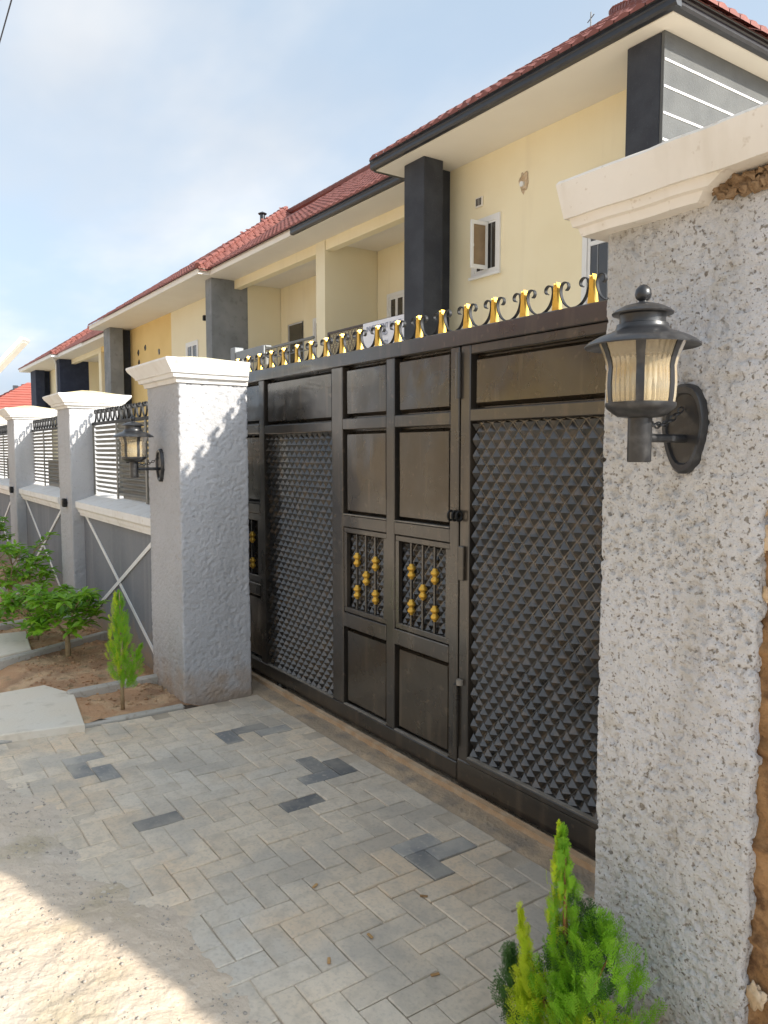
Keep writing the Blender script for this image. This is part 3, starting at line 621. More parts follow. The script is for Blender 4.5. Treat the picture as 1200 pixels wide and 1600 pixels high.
# ------------------------------------------------------------------ wall lanterns
def lantern(x, yw, z, label, yaw=0):
    t = thing('wall_lantern', label, 'lantern', (x, yw, z), 'black wall lanterns on the gate piers')
    A = (x, yw-.178, z)                                                # lamp axis, stem foot
    bp = MB(); n = 26; prof = []
    for i in range(n):
        a = 2*math.pi*i/n; zz_ = .078+.108*math.sin(a); wx = .058*(1-.25*max(0, -math.sin(a)))*abs(math.cos(a))**.75*(1 if math.cos(a) > 0 else -1); prof.append((wx, zz_))
    rings = []
    for (k, y) in ((1, 0.012), (1, -.014), (.93, -.022), (.80, -.020), (.76, -.012)): rings.append([(x+px*k, yw+y, z+.078+(pz-.078)*k) for px, pz in prof])
    loft(bp, rings); bp.build('back_plate', 'lamp_metal', t, smooth=40)
    MB().tube([(x, yw-.012, z+.055), (x, yw-.155, z+.055)], .010, 10).lathe([(.013, -.006), (.013, .006)], (x, yw-.06, z+.055), 10).build('arm', 'lamp_metal', t, smooth=40)
    ch = MB(); pa = Vector((x, yw-.02, z+.128)); pb = Vector((x, A[1]+.03, z+.088))
    for i in range(9):
        tt = (i+.5)/9; c = pa.lerp(pb, tt)+Vector((0, 0, -.018*math.sin(math.pi*tt))); d = (pb-pa).normalized(); s_ = Vector((1, 0, 0)) if i % 2 else d.cross(Vector((1, 0, 0)))
        ch.tube([c+d*.0115*math.cos(q)+s_*.0065*math.sin(q) for q in [2*math.pi*k/10 for k in range(11)]], .0022, 5)
    ch.build('chain', 'lamp_metal', t, smooth=True)
    MB().lathe([(0, 0), (.025, 0), (.0268, .003), (.0268, .104), (.04, .106)], A, 24).build('stem', 'lamp_metal', t, smooth=40)
    MB().lathe([(.028, .100), (.050, .103), (.058, .108), (.074, .121), (.0775, .127), (.0775, .134), (.070, .136), (.0, .136)], A, 32).build('base_cup', 'lamp_metal', t, smooth=40)
    gp = [(.0725, .134), (.0745, .150), (.0758, .175), (.0750, .198), (.0738, .212), (.0762, .226), (.0830, .247), (.0920, .268)]
    for k in range(6):
        a0 = k*math.pi/3+.10
        MB().lathe(gp, A, 36, a0+.02, a0+math.pi/3-.02, lambda a: .022*abs(math.sin(a*20))).build('glass_pane', 'amber_glass', t, smooth=60)
        rb = MB(); o = len(rb.v)
        for (r_, zz_) in gp:
            for da, rr in ((-.115, .997), (-.115, 1.03), (.115, 1.03), (.115, .997)): rb.v.append((A[0]+r_*rr*math.cos(a0+da), A[1]+r_*rr*math.sin(a0+da), A[2]+zz_))
        for i in range(len(gp)-1):
            for q in range(4): rb.f.append((4*i+q, 4*i+(q+1) % 4, 4*i+4+(q+1) % 4, 4*i+4+q))
        rb.build('rib', 'lamp_metal', t, smooth=40)
    ht = MB().lathe([(.0, .268), (.092, .270), (.120, .262), (.126, .259), (.1265, .262), (.118, .270), (.098, .281), (.072, .291), (.060, .297), (.057, .303), (.056, .309), (.0505, .311), (.050, .321), (.0515, .329), (.066, .331), (.0675, .334), (.060, .341), (.042, .350), (.020, .356), (.010, .358), (.008, .363)], A, 36).build('hood', 'lamp_metal', t, smooth=40)
    MB().lathe([(.007, .360), (.015, .366), (.0178, .375), (.0155, .387), (.008, .396), (0, .3985)], A, 14, rib=lambda a: .06*math.sin(a*5)).build('finial', 'lamp_metal', ht, smooth=True)
    MB().lathe([(.0, .136), (.016, .136), (.016, .170), (.024, .19), (.026, .215), (.018, .24), (0, .246)], A, 16).build('bulb', 'pvc_white', t, smooth=True)
    return t
lantern(-1.118, 1.655, 1.575, 'large black wall lantern with ribbed amber glass on the near pale pier')
lantern(-4.97, 1.655, 1.43, 'black wall lantern with ribbed glass on the far gate pier above the conifer')

# ------------------------------------------------------------------ terrace of houses
ZS = 6.3; SL = .70; ZE = 6.47
HA = thing('terrace_house', 'end terrace house with dark columns, black gutter and striped grey side', 'house', (-10.5, 10, -.05), 'cream terrace houses behind the gate')
HB = thing('terrace_house', 'cream terrace house with big grey plastered column and steel balcony handrail', 'house', (-21, 10, -.05), 'cream terrace houses behind the gate')
HC = thing('terrace_house', 'ochre-yellow terrace house with a plain grey column and bare pipe holes', 'house', (-31, 10, -.05), 'cream terrace houses behind the gate')
HD = thing('terrace_house', 'terrace house with navy blue columns and white gutter at the row end', 'house', (-43, 10, -.05), 'cream terrace houses behind the gate')
def bx(name, mat, par, *a, c=0): return MB().box(*a, c).build(name, mat, par)
# --- A
bx('front_wall', 'wall_cream', HA, -10.4, -5.66, 8.5, 17, -.05, 6.30)
bx('column', 'column_dark', HA, -6.13, -5.665, 7.68, 8.49, -.05, 6.298, c=.012)
sp = bx('side_panel', 'side_grey', HA, -5.658, -5.62, 7.685, 17, -.05, 6.297)
for z in (5.99, 5.70, 5.41, 5.12, 4.83): bx('white_line', 'white_paint', sp, -5.622, -5.612, 7.69, 15, z-.012, z+.012)
bx('column', 'column_dark', HA, -10.60, -10.06, 7.70, 8.10, -.05, 6.299, c=.012); bx('column_return', 'column_dark', HA, -10.60, -10.375, 8.101, 8.499, -.05, 6.2985)
bx('soffit', 'ceiling_white', HA, -11.06, -5.36, 7.46, 17, 6.301, 6.33)
def gutter(par, x0, x1, y, z0=6.312, mat='gutter_black', name='gutter'):
    pf = [(0, 0), (-.075, .002), (-.095, .03), (-.088, .085), (-.10, .10), (-.10, .135), (-.112, .142), (-.112, .160), (-.09, .160), (0, .150)]
    n = len(pf); return MB().add([(x, y+a, z0+b_) for x in (x0, x1) for a, b_ in pf], [tuple(range(n)), tuple(range(n, 2*n))]+[(i, (i+1) % n, n+(i+1) % n, n+i) for i in range(n)]).build(name, mat, par, smooth=30)
gutter(HA, -11.12, -5.26, 7.465)
pf = [(0, 0), (.075, .002), (.095, .03), (.088, .085), (.10, .10), (.10, .135), (.112, .142), (.112, .160), (.09, .160), (0, .150)]
n = len(pf); MB().add([(-5.365+a, y, 6.3125+b_) for y in (7.44, 17) for a, b_ in pf], [tuple(range(n)), tuple(range(n, 2*n))]+[(i, (i+1) % n, n+(i+1) % n, n+i) for i in range(n)]).build('gutter', 'gutter_black', HA, smooth=30)
bx('soffit', 'ceiling_white', HA, -15.6, -11.061, 8.16, 10.3, 6.302, 6.33)
bx('fascia', 'gutter_black', HA, -11.16, -11.065, 7.47, 8.20, 6.311, 6.44)
gutter(HA, -15.35, -11.13, 8.165)
MB().tube([(-11.10, 8.10, 6.38), (-11.0, 8.3, 6.30), (-10.75, 8.42, 6.18), (-10.72, 8.45, 6.0), (-10.72, 8.45, 0)], .035, 10).build('downpipe', 'gutter_black', HA, smooth=True)
# --- recess with twin balconies (A and B)
def recess(par, x0, x1, y0, yb, door=None, wall='wall_cream', floor=3.28):
    bx('beam', wall, par, x0, x1, y0, y0+.2, 6.07, 6.300)
    bx('ceiling', 'ceiling_white', par, x0, x1, y0+.2, yb, 6.24, 6.2995)
    bx('back_wall', wall, par, x0, x1, yb, yb+6, -.05, 6.3005)
    bx('balcony_floor', 'ceiling_white', par, x0, x1, y0-.1, yb, floor-.2, floor)
    bx('ground_floor_wall', 'wall_pale', par, x0, x1, yb-.5, yb-.01, -.05, floor-.2)
recess(HA, -15.19, -10.41, 8.88, 10.27)
bx('dividing_wall', 'wall_pale', HA, -15.60, -15.20, 8.86, 10.27, -.05, 6.2985)
def window(par, x0, x1, y, z0, z1, trim=.07, frame=.045, nx=1, nz_=1, glass='glass_dark', sill=True, bars=0):
    wd = MB().box(x0-trim, x1+trim, y-.03, y-.001, z1, z1+trim).box(x0-trim, x1+trim, y-.03, y-.001, z0-trim, z0).box(x0-trim, x0, y-.0298, y-.001, z0, z1).box(x1, x1+trim, y-.0298, y-.001, z0, z1).build('window', 'pvc_white', par)
    f = MB().box(x0, x0+frame, y-.015, y-.002, z0, z1).box(x1-frame, x1, y-.015, y-.002, z0, z1).box(x0+frame, x1-frame, y-.0148, y-.002, z0, z0+frame).box(x0+frame, x1-frame, y-.0148, y-.002, z1-frame, z1)
    for i in range(1, nx): xx = x0+(x1-x0)*i/nx; f.box(xx-frame*.7, xx+frame*.7, y-.0155, y-.002, z0+frame, z1-frame)
    for i in range(1, nz_): zz_ = z0+(z1-z0)*i/nz_; f.box(x0+frame, x1-frame, y-.0145, y-.002, zz_-frame*.6, zz_+frame*.6)
    f.build('frame', 'pvc_white', wd)
    bx('pane', glass, wd, x0+.01, x1-.01, y-.006, y-.0005, z0+.01, z1-.01)
    for i in range(bars):
        xx = x0+(x1-x0)*(i+1)/(bars+1); MB().box(xx-.008, xx+.008, y-.0118, y-.0065, z0+frame, z1-frame).build('burglar_bar', 'steel_grey', wd)
    if sill: bx('sill', 'pvc_white', wd, x0-trim-.03, x1+trim+.03, y-.07, y-.031, z0-trim-.012, z0-trim+.035, c=.006)
    return wd
w1 = window(HA, -9.70, -9.20, 8.5, 4.48, 5.24, .085, .03, bars=3)
# open casement leaf, hinged on the middle of the frame
la = R(84); lx = lambda d: -9.395-d*math.cos(la); ly = lambda d: 8.47-d*math.sin(la)
lf = MB()
def leafbar(d0, d1, z0, z1, th=.03):
    p = [(lx(d0), ly(d0)), (lx(d1), ly(d1))]; nx_, ny_ = math.sin(la)*th/2, -math.cos(la)*th/2
    vs = [(px+s*nx_, py+s*ny_, z) for z in (z0, z1) for (px, py) in p for s in (-1, 1)]
    return vs, [(0, 1, 3, 2), (4, 6, 7, 5), (0, 4, 5, 1), (2, 3, 7, 6), (0, 2, 6, 4), (1, 5, 7, 3)]
for a in ((0, .045, 4.49, 5.23), (.275, .32, 4.49, 5.23), (.046, .274, 4.49, 4.55), (.046, .274, 5.17, 5.23)): lf.add(*leafbar(*a))
lo = lf.build('casement', 'pvc_white', w1); MB().add(*leafbar(.04, .28, 4.545, 5.175, .008)).build('casement_pane', 'glass_brown', w1)
MB().add(*leafbar(.28, .295, 4.82, 4.86, .06)).build('handle', 'pvc_white', w1)
window(HA, -7.36, -6.30, 8.5, 3.55, 5.34, .085, .05, 2, 2, bars=5)
vt = bx('vent', 'ceiling_white', HA, -9.70, -9.53, 8.47, 8.499, 5.52, 5.68, c=.008)
for i in range(4): bx('louvre', 'glass_dark', vt, -9.675+i*.034, -9.655+i*.034, 8.464, 8.4695, 5.545, 5.655)
lump((-8.63, 8.50, 5.64), .13, 21, (.75, .12, 1.15), 12, .6).build('pipe_hole', 'plaster_lump', HA, smooth=True)
MB().tube([(-8.64, 8.55, 5.62), (-8.64, 8.455, 5.61)], .04, 10).build('pipe', 'pvc_white', HA, smooth=40)
window(HA, -14.68, -13.55, 10.27, 3.30, 5.10, .08, .06, 4, 1, sill=False)
# ornate balcony railing of A
br_ = MB().box(-14.93, -10.62, 8.76, 8.80, 4.17, 4.215).box(-14.93, -14.87, 8.76, 8.80, 3.285, 4.169).box(-14.87, -10.62, 8.762, 8.798, 3.33, 3.37).build('balcony_railing', 'rail_brown', HA)
for i in range(34):
    for j in range(4):
        if i > 12 and j < 3: continue
        cx, cz = -14.77+i*.125, 3.50+j*.20
        lt = MB().tube([(cx+.058*math.cos(a)*(1+.25*math.cos(4*a)), 8.78, cz+.085*math.sin(a)*(1+.25*math.cos(4*a))) for a in [2*math.pi*k/20 for k in range(21)]], .009, 5)
        lt.tube([(cx-.06, 8.786, cz), (cx+.06, 8.786, cz)], .006, 5).build('lattice', 'lattice_bronze', br_)
ban = thing('banner', 'white printed banner hung on the brown ornate balcony railing', 'banner', (-12.7, 8.74, 3.55))
bc = grid(lin(-13.45, -11.98, 24), lin(3.60, 4.20, 10), lambda x, z: 0); bc.v = [(x, 8.735+.008*nz(x*3, z*3), z) for x, z, _ in bc.v]
bc.v += [(x, y+.004, z) for x, y, z in bc.v]; nb = len(bc.v)//2; bc.f += [tuple(i+nb for i in q)[::-1] for q in bc.f]
bc.build('cloth', 'banner_white', ban, smooth=True)
def text(s, size, x, y, z, par, mat, name='lettering', sx=1):
    cu = bpy.data.curves.new(name, 'FONT'); cu.body = s; cu.size = size; cu.extrude = .001; cu.align_x = 'CENTER'; cu.resolution_u = 2
    tmp = bpy.data.objects.new(name, cu); col.objects.link(tmp); bpy.context.view_layer.update()
    me = bpy.data.meshes.new_from_object(tmp.evaluated_get(bpy.context.evaluated_depsgraph_get())); bpy.data.objects.remove(tmp)
    me.transform(Matrix.Diagonal((sx, 1, 1, 1))); me.transform(Matrix.Rotation(R(90), 4, 'X')); me.materials.clear(); me.materials.append(MT[mat])
    o = link(name, me, par, None, Vector((x, y, z))-Vector(root_loc(par))); return o
text('INVESTMENT RIGHT', .145, -12.70, 8.722, 4.02, ban, 'banner_ink', sx=.92)
text('LAND', .125, -12.72, 8.722, 3.88, ban, 'banner_ink')
text('Property', .15, -12.80, 8.722, 3.71, ban, 'banner_ink')
# --- B (big grey column)
recess(HB, -20.19, -15.61, 8.88, 10.30)
bx('column', 'column_grey', HB, -20.62, -20.20, 8.20, 9.28, -.05, 6.2995, c=.012)
bx('front_wall', 'wall_pale', HB, -26.0, -20.21, 9.10, 17, -.05, 6.299)
bx('soffit', 'ceiling_white', HB, -26.0, -20.05, 7.84, 10, 6.3005, 6.33); bx('soffit', 'ceiling_white', HB, -20.049, -15.601, 8.16, 10.3, 6.302, 6.33)
bx('fascia', 'ceiling_white', HB, -26.0, -19.98, 7.76, 7.839, 6.305, 6.455); bx('fascia', 'ceiling_white', HB, -20.048, -19.98, 7.84, 8.17, 6.304, 6.4545)
bx('fascia', 'ceiling_white', HB, -19.979, -15.37, 8.09, 8.159, 6.306, 6.455)
window(HB, -24.5, -23.6, 9.10, 4.1, 5.02, .08, .06, 2, 1, bars=2)
window(HB, -19.7, -18.85, 10.30, 3.30, 5.15, .0, .03, 1, 1, sill=False); window(HB, -18.2, -17.2, 10.30, 3.9, 5.05, .08, .06, 2, 1)
bx('wall_lamp', 'black_metal', HB, -22.95, -22.85, 9.02, 9.099, 5.60, 5.76, c=.01)
hr = MB().tube([(-20.18, 8.80, 4.20), (-15.62, 8.80, 4.20)], .035, 10).build('handrail', 'steel_grey', HB, smooth=True)
for i in range(13): MB().tube([(-19.9+i*.345, 8.80, 3.28), (-19.9+i*.345, 8.80, 4.19)], .013, 6).build('baluster', 'steel_grey', hr)
MB().tube([(-20.18, 8.80, 3.95), (-15.62, 8.80, 3.95)], .013, 8).build('mid_rail', 'steel_grey', hr, smooth=True)
# --- C (ochre)
bx('front_wall', 'wall_ochre', HC, -31.0, -26.001, 9.10, 17, -.05, 6.299)
bx('column', 'column_grey', HC, -31.2, -30.35, 8.22, 8.72, -.05, 6.2995, c=.012); bx('column_return', 'column_dark', HC, -31.2, -30.7, 8.721, 9.099, -.05, 6.2985)
bx('soffit', 'ceiling_white', HC, -31.45, -26.001, 7.84, 10, 6.3005, 6.33); bx('fascia', 'ceiling_white', HC, -31.5, -26.001, 7.76, 7.839, 6.305, 6.455)
recess(HC, -36.3, -31.21, 9.45, 10.9, wall='wall_ochre'); bx('soffit', 'ceiling_white', HC, -36.5, -31.46, 8.75, 10.9, 6.302, 6.33); bx('fascia', 'ceiling_white', HC, -36.5, -31.51, 8.68, 8.749, 6.306, 6.455)
bx('dividing_wall', 'wall_pale', HC, -36.75, -36.31, 9.43, 10.9, -.05, 6.2985)
for (px, pz) in [(-29.7, 5.33), (-28.85, 5.43), (-29.65, 4.95), (-27.3, 5.12)]: lump((px, 9.10, pz), .11, px, (1, .2, 1), 8).build('pipe_hole', 'glass_dark', HC, smooth=True)
# --- D (navy)
recess(HD, -42.1, -36.76, 9.45, 10.9, wall='wall_pale')
bx('column', 'column_navy', HD, -42.9, -42.11, 8.86, 10.3, -.05, 6.2995, c=.012)
bx('front_wall', 'wall_cream', HD, -50.0, -42.12, 9.75, 17, -.05, 6.299)
bx('column', 'column_navy', HD, -50.1, -48.6, 8.9, 9.4, -.05, 6.2995, c=.012); bx('column_return', 'column_navy', HD, -50.1, -49.0, 9.401, 9.749, -.05, 6.2985)
bx('soffit', 'ceiling_white', HD, -50.6, -41.6, 8.45, 10.5, 6.3005, 6.33); bx('soffit', 'ceiling_white', HD, -41.599, -36.501, 8.75, 10.9, 6.302, 6.33)
gutter(HD, -50.7, -41.5, 8.455, mat='pvc_white'); gutter(HD, -41.49, -36.51, 8.755, mat='pvc_white'); bx('fascia', 'pvc_white', HD, -41.598, -41.5, 8.456, 8.76, 6.303, 6.45)
MB().tube([(-42.0, 8.42, 6.4), (-42.0, 8.6, 6.25), (-42.5, 8.78, 6.05), (-42.5, 8.8, 0)], .045, 8).build('downpipe', 'pvc_white', HD, smooth=True)
# --- roofs: envelope of planes, tiles laid on each plane
R_ = -5.20; LFT = -50.8
def bay(x, y, xl, xr, ye): return min(ZE+SL*(y-ye), ZE+SL*(x-xl), ZE+SL*(xr-x))
def mainr(x, y):
    ye = 8.06 if x > -26 else 8.65
    return min(ZE+SL*(y-ye), ZE+SL*(R_-x), ZE+SL*(x-LFT), 10.12, ZE+SL*(18-y))
BAYS = [(-11.18, R_, 7.36), (-31.55, -19.95, 7.74), (-50.8, -41.45, 8.35)]
def env(x, y): return max([mainr(x, y)]+[min(bay(x, y, *q), 10.5, ZE+SL*(18.7-y)) for q in BAYS])
def owner(x): return HA if x > -15.6 else HB if x > -26 else HC if x > -36.53 else HD
under = {}; tiles = {}
for h in (HA, HB, HC, HD): tiles[h.name] = MB()
TW, TL = .21, .33
def lay(orig, du, dvv, nu, nv, fplane, cond):
    """tiles on a plane: orig on the eave, du along the eave, dv up the slope (unit plan vectors)"""
    sl_ = math.sqrt(1+SL*SL); st = TL/sl_
    for j in range(nv):
        for i in range(nu):
            u0 = (i+(.5 if j % 2 else 0))*TW; v0 = j*st
            cx = orig[0]+du[0]*(u0+TW/2)+dvv[0]*(v0+st*.5); cy = orig[1]+du[1]*(u0+TW/2)+dvv[1]*(v0+st*.5); zc = fplane(cx, cy)
            if zc < ZE-.02 or zc > 10.6 or not cond(cx, cy) or env(cx, cy)-zc > .035 or zc-env(cx, cy) > .035: continue
            b = tiles[owner(cx).name]; o = len(b.v); q = random.uniform(-.006, .006)
            for (uu, hh) in ((.01, 0), (TW*.28, .026), (TW*.55, .030), (TW*.8, .008), (TW-.005, -.004)):
                for (vv, lift) in ((v0-.03, .030), (v0+st*1.02, .006)):
                    x = orig[0]+du[0]*(u0+uu)+dvv[0]*vv; y = orig[1]+du[1]*(u0+uu)+dvv[1]*vv; b.v.append((x, y, ZE+SL*vv+hh+lift+q))
                x = orig[0]+du[0]*(u0+uu)+dvv[0]*(v0-.03); y = orig[1]+du[1]*(u0+uu)+dvv[1]*(v0-.03); b.v.append((x, y, ZE+SL*(v0-.03)-.004))
            for k in range(4): a = o+3*k; b.f += [(a, a+3, a+4, a+1), (a+2, a+5, a+3, a)]
lay((-5.2, 7.36), (-1, 0), (0, 1), 32, 26, lambda x, y: ZE+SL*(y-7.36), lambda x, y: -11.3 < x)
lay((-11.0, 8.06), (-1, 0), (0, 1), 44, 20, lambda x, y: ZE+SL*(y-8.06), lambda x, y: x > -26)
lay((-19.95, 7.74), (-1, 0), (0, 1), 56, 22, lambda x, y: ZE+SL*(y-7.74), lambda x, y: -31.6 < x)
lay((-19.95, 7.74), (0, 1), (-1, 0), 46, 22, lambda x, y: ZE+SL*(-19.95-x), lambda x, y: x < -19.9)
lay((-30.5, 8.65), (-1, 0), (0, 1), 60, 20, lambda x, y: ZE+SL*(y-8.65), lambda x, y: x < -26)
lay((-41.45, 8.35), (-1, 0), (0, 1), 46, 22, lambda x, y: ZE+SL*(y-8.35), lambda x, y: x < -41)
lay((-41.45, 8.35), (0, 1), (-1, 0), 46, 22, lambda x, y: ZE+SL*(-41.45-x), lambda x, y: x < -41.4)
lay((-5.2, 7.36), (0, 1), (-1, 0), 50, 26, lambda x, y: ZE+SL*(R_-x), lambda x, y: x > -15)
caps_ = {h.name: MB() for h in (HA, HB, HC, HD)}
def hipcap(x, y, sx, d1, own):
    b = caps_[own.name]; n_ = max(1, int(d1/.3))
    for i in range(n_):
        a = i*d1/n_; c = a+d1/n_*1.08; b.tube([(x+sx*a, y+a, ZE+SL*a+.035), (x+sx*c, y+c, ZE+SL*c+.015)], [.085, .07], 8)
hipcap(-5.2, 7.36, -1, 5.2, HA); hipcap(-19.95, 7.74, -1, 5.5, HB); hipcap(-41.45, 8.35, -1, 4.5, HD)
for (h, xa, xb, za, yr) in [(HA, -17, -10.4, 10.06, 13.2), (HB, -26, -15.6, 10.06, 13.2), (HC, -36.5, -26, 10.06, 13.75), (HD, -46, -36.5, 10.06, 13.75)]:
    x_ = max(xa, -15.6 if h is HA else xa)
    for i in range(int((xb-x_)/.35)): caps_[h.name].tube([(x_+i*.35, yr, za+.03), (x_+i*.35+.36, yr, za+.04)], .12, 8)
for h, xa, xb in ((HA, -15.6, -5.2), (HB, -26, -15.6), (HC, -36.53, -26), (HD, -50.8, -36.53)):
    nx_ = int((xb-xa)/.1); gr_ = grid(lin(xa, xb, nx_), lin(7.36, 18.6, 112), lambda x, y: env(x, y)-.05)
    gr_.f = [q for q in gr_.f if min(gr_.v[i][2] for i in q) > ZE-.10]; rf = gr_.build('roof', 'roof_red', h)
    for nm_, d_ in (('roof_tiles', tiles), ('ridge_caps', caps_)):
        t_ = d_[h.name].build(nm_, 'roof_red', rf); t_['kind'] = 'stuff'
MB().tube([(-25.45, 12.3, 9.6), (-25.45, 12.3, 9.98)], .09, 12).lathe([(.0, 10.06), (.16, 9.98), (.14, 9.95), (.0, 9.95)], (-25.45, 12.3, 0), 12).build('roof_vent', 'gutter_black', HB, smooth=40)
MB().tube([(-9.05, 10.4, 8.0), (-9.05, 10.4, 8.86)], .012, 6).tube([(-9.12, 10.4, 8.72), (-8.98, 10.4, 8.80)], .009, 6).build('aerial', 'steel_grey', HA)
# far house with hipped red roof
FH = thing('far_house', 'distant house with a plain red hipped roof beyond the navy columns', 'house', (-80, 16, -.05))
bx('wall', 'wall_pale', FH, -86, -75.6, 9.2, 22.5, -.05, 4.75)
fr_ = MB(); A0 = [(-74.8, 8.4, 4.8), (-74.8, 23.3, 4.8), (-87, 23.3, 4.8), (-87, 8.4, 4.8)]; RG = [(-80.5, 14.0, 8.15), (-80.5, 17.5, 8.15)]
fr_.add(A0+RG, [(0, 1, 5, 4), (1, 2, 5), (2, 3, 4, 5), (3, 0, 4)]); rfo = fr_.build('roof', 'roof_red_far', FH)
for k in range(1, 13):
    t = k/13; z = 4.8+3.35*t; q0 = Vector(A0[0]).lerp(Vector(RG[0]), t); q1 = Vector(A0[1]).lerp(Vector(RG[1]), t); q3 = Vector(A0[3]).lerp(Vector(RG[0]), t)
    MB().bar(q0+Vector((.03, 0, .03)), q1+Vector((.03, 0, .03)), .10, .05).build('tile_course', 'roof_red_far', rfo)
    MB().bar(q0+Vector((0, -.03, .03)), q3+Vector((0, -.03, .03)), .10, .05).build('tile_course', 'roof_red_far', rfo)
MB().box(-79.9, -79.5, 12.6, 13.0, 7.2, 7.75).build('roof_vent', 'gutter_black', rfo)

# ------------------------------------------------------------------ solar street light on the fence pier, overhead cables
SLT = thing('solar_light', 'white slab-shaped solar street light on a pole at the fence', 'street light', (-13.95, 1.9, 2.12))
MB().tube([(-13.95, 1.9, 2.12), (-13.95, 1.9, 2.78)], .025, 10).build('pole', 'steel_grey', SLT, smooth=40)
pa, pb = Vector((-13.98, 1.80, 2.72)), Vector((-13.60, 2.36, 3.40))
MB().bar(pa, pb, .26, .06).build('head', 'pvc_white', SLT); dd = (pb-pa).normalized(); nn = dd.cross(Vector((0, 0, 1))).normalized().cross(dd)
MB().bar(pa+nn*-.039+dd*.05, pb-nn*.039-dd*.05, .20, .006).build('lamp_lens', 'ceiling_white', SLT)
def cable(p, q, sag, lab, r=.012):
    p, q = Vector(p), Vector(q); pts = [p.lerp(q, i/30)+Vector((0, 0, -sag*4*(i/30)*(1-i/30))) for i in range(31)]
    tag(MB().tube(pts, r, 6).build('overhead_cable', 'cable_black', smooth=True), lab, 'cable', 'overhead cables at the street')
def pt(u, v, d): return CAM+(fw+rt*((u-600)/1200)-up*((v-800)/1200))*d
cable((-30.2, 3.44, 11.0), (-13.53, 2.76, 10.12), .05, 'longer thin dark overhead cable crossing above the boundary fence', .014)
cable((-30.28, 3.49, 12.18), (-13.69, 2.54, 10.12), .05, 'second dark overhead cable, strung just above the longer one', .014)

# ------------------------------------------------------------------ plants
def spray(b, p, d, nrm, L, rr, wdt=.00095):
    """flat conifer frond: axis, alternate branchlets, each with fine scale-leaf twigs"""
    d = d.normalized(); sd = d.cross(nrm).normalized(); k = max(7, int(L/.0075))
    def seg(a, c, w0, w1, s_):
        o = len(b.v); b.v += [tuple(a-s_*w0), tuple(a+s_*w0), tuple(c+s_*w1), tuple(c-s_*w1)]; b.f.append((o, o+1, o+2, o+3))
    cur = p.copy(); dd_ = d.copy()
    bend = nrm*rr.uniform(-.25, .25)
    for i in range(k):
        t = i/k; nx_ = cur+dd_*(L/k); seg(cur, nx_, wdt*(1.3-t), wdt*(1.2-t), sd); dd_ = (dd_+bend*.1+Vector((0, 0, .02))).normalized()
        bl = L*.42*(math.sin(math.pi*min(1, .18+t*.86))**.8)*rr.uniform(.75, 1.15)
        for s_ in (-1, 1):
            if rr.random() < .06: continue
            bd = (dd_*.80+sd*s_*.62+nrm*rr.uniform(-.16, .16)).normalized(); q = cur+bd*bl; bs = bd.cross(nrm).normalized(); seg(cur, q, wdt*1.05, wdt*.5, bs)
            nt_ = max(2, int(bl/.0125))
            for m_ in range(nt_):
                tt = (m_+.6)/nt_; c = cur+bd*bl*tt; tl = bl*.36*(1-.55*tt)
                for s2 in (-1, 1):
                    td = (bd*.84+bs*s2*.55+nrm*rr.uniform(-.25, .25)).normalized(); seg(c, c+td*tl, wdt*.95, wdt*.35, td.cross(nrm).normalized())
        cur = nx_
def plume(b, base, top, wid, n, L, rr, spread=.55):
    base = Vector(base); top = Vector(top); ax = top-base; lean = ax.normalized()
    for i in range(n):
        t = (i+rr.random())/n; t = t**.9; a = rr.uniform(0, 2*math.pi); rad = wid*(math.sin(math.pi*min(1, .28+.72*t))**.8)*rr.uniform(.15, 1.0)
        out = Vector((math.cos(a), math.sin(a), 0)); p = base+ax*t+out*rad*.75
        d = (lean*(1.0+.5*t)+out*spread*rr.uniform(.3, 1.1)*(1-.75*t)).normalized(); nn_ = (out*.55+Vector((rr.uniform(-1, 1), rr.uniform(-1, 1), rr.uniform(-.2, .2)))).normalized()
        nn_ = (nn_-d*nn_.dot(d)).normalized(); spray(b, p-d*L*.35, d, nn_, L*rr.uniform(.6, 1.0)*(1-.35*t), rr)
def bush(b, c, rad, n, L, rr, lo=0):
    """fronds standing up and out of an egg-shaped body"""
    c = Vector(c)
    for i in range(n):
        a = rr.uniform(0, 2*math.pi); h = rr.uniform(-1, 1); q = math.sqrt(max(0, 1-h*h))*rr.uniform(.55, 1.0); out = Vector((math.cos(a), math.sin(a), 0))
        p = c+Vector((out.x*q*rad[0], out.y*q*rad[1], h*rad[2])); d = (Vector((0, 0, 1.0))+out*rr.uniform(.1, .75)*(1-.4*h)+Vector((rr.uniform(-.2, .2), rr.uniform(-.2, .2), 0))).normalized()
        n_ = (out*.8+Vector((rr.uniform(-.7, .7), rr.uniform(-.7, .7), rr.uniform(-.2, .2)))).normalized(); n_ = (n_-d*n_.dot(d)).normalized(); spray(b, p-d*L*.5, d, n_, L*rr.uniform(.6, 1.05), rr)
rr = random.Random(3)
TR = thing('thuja_shrub', 'bright lime green conifer shrub at the foot of the near pale pier', 'shrub', (-1.27, 1.44, -.02))
trk = MB(); B0 = Vector((-1.27, 1.44, -.03))
for (tp, r_) in [((-1.272, 1.43, .58), .010), ((-1.375, 1.38, .36), .005), ((-1.16, 1.46, .36), .006), ((-1.43, 1.41, .20), .004), ((-1.08, 1.45, .26), .005)]:
    tp = Vector(tp); trk.tube([B0, B0.lerp(tp, .3)+Vector((.012*rr.uniform(-1, 1), .01, .02)), B0.lerp(tp, .65)+Vector((.01*rr.uniform(-1, 1), 0, .015)), tp], [r_*1.5, r_*1.1, r_*.7, r_*.25], 7)
trk.build('trunk', 'bark_red', TR, smooth=True)
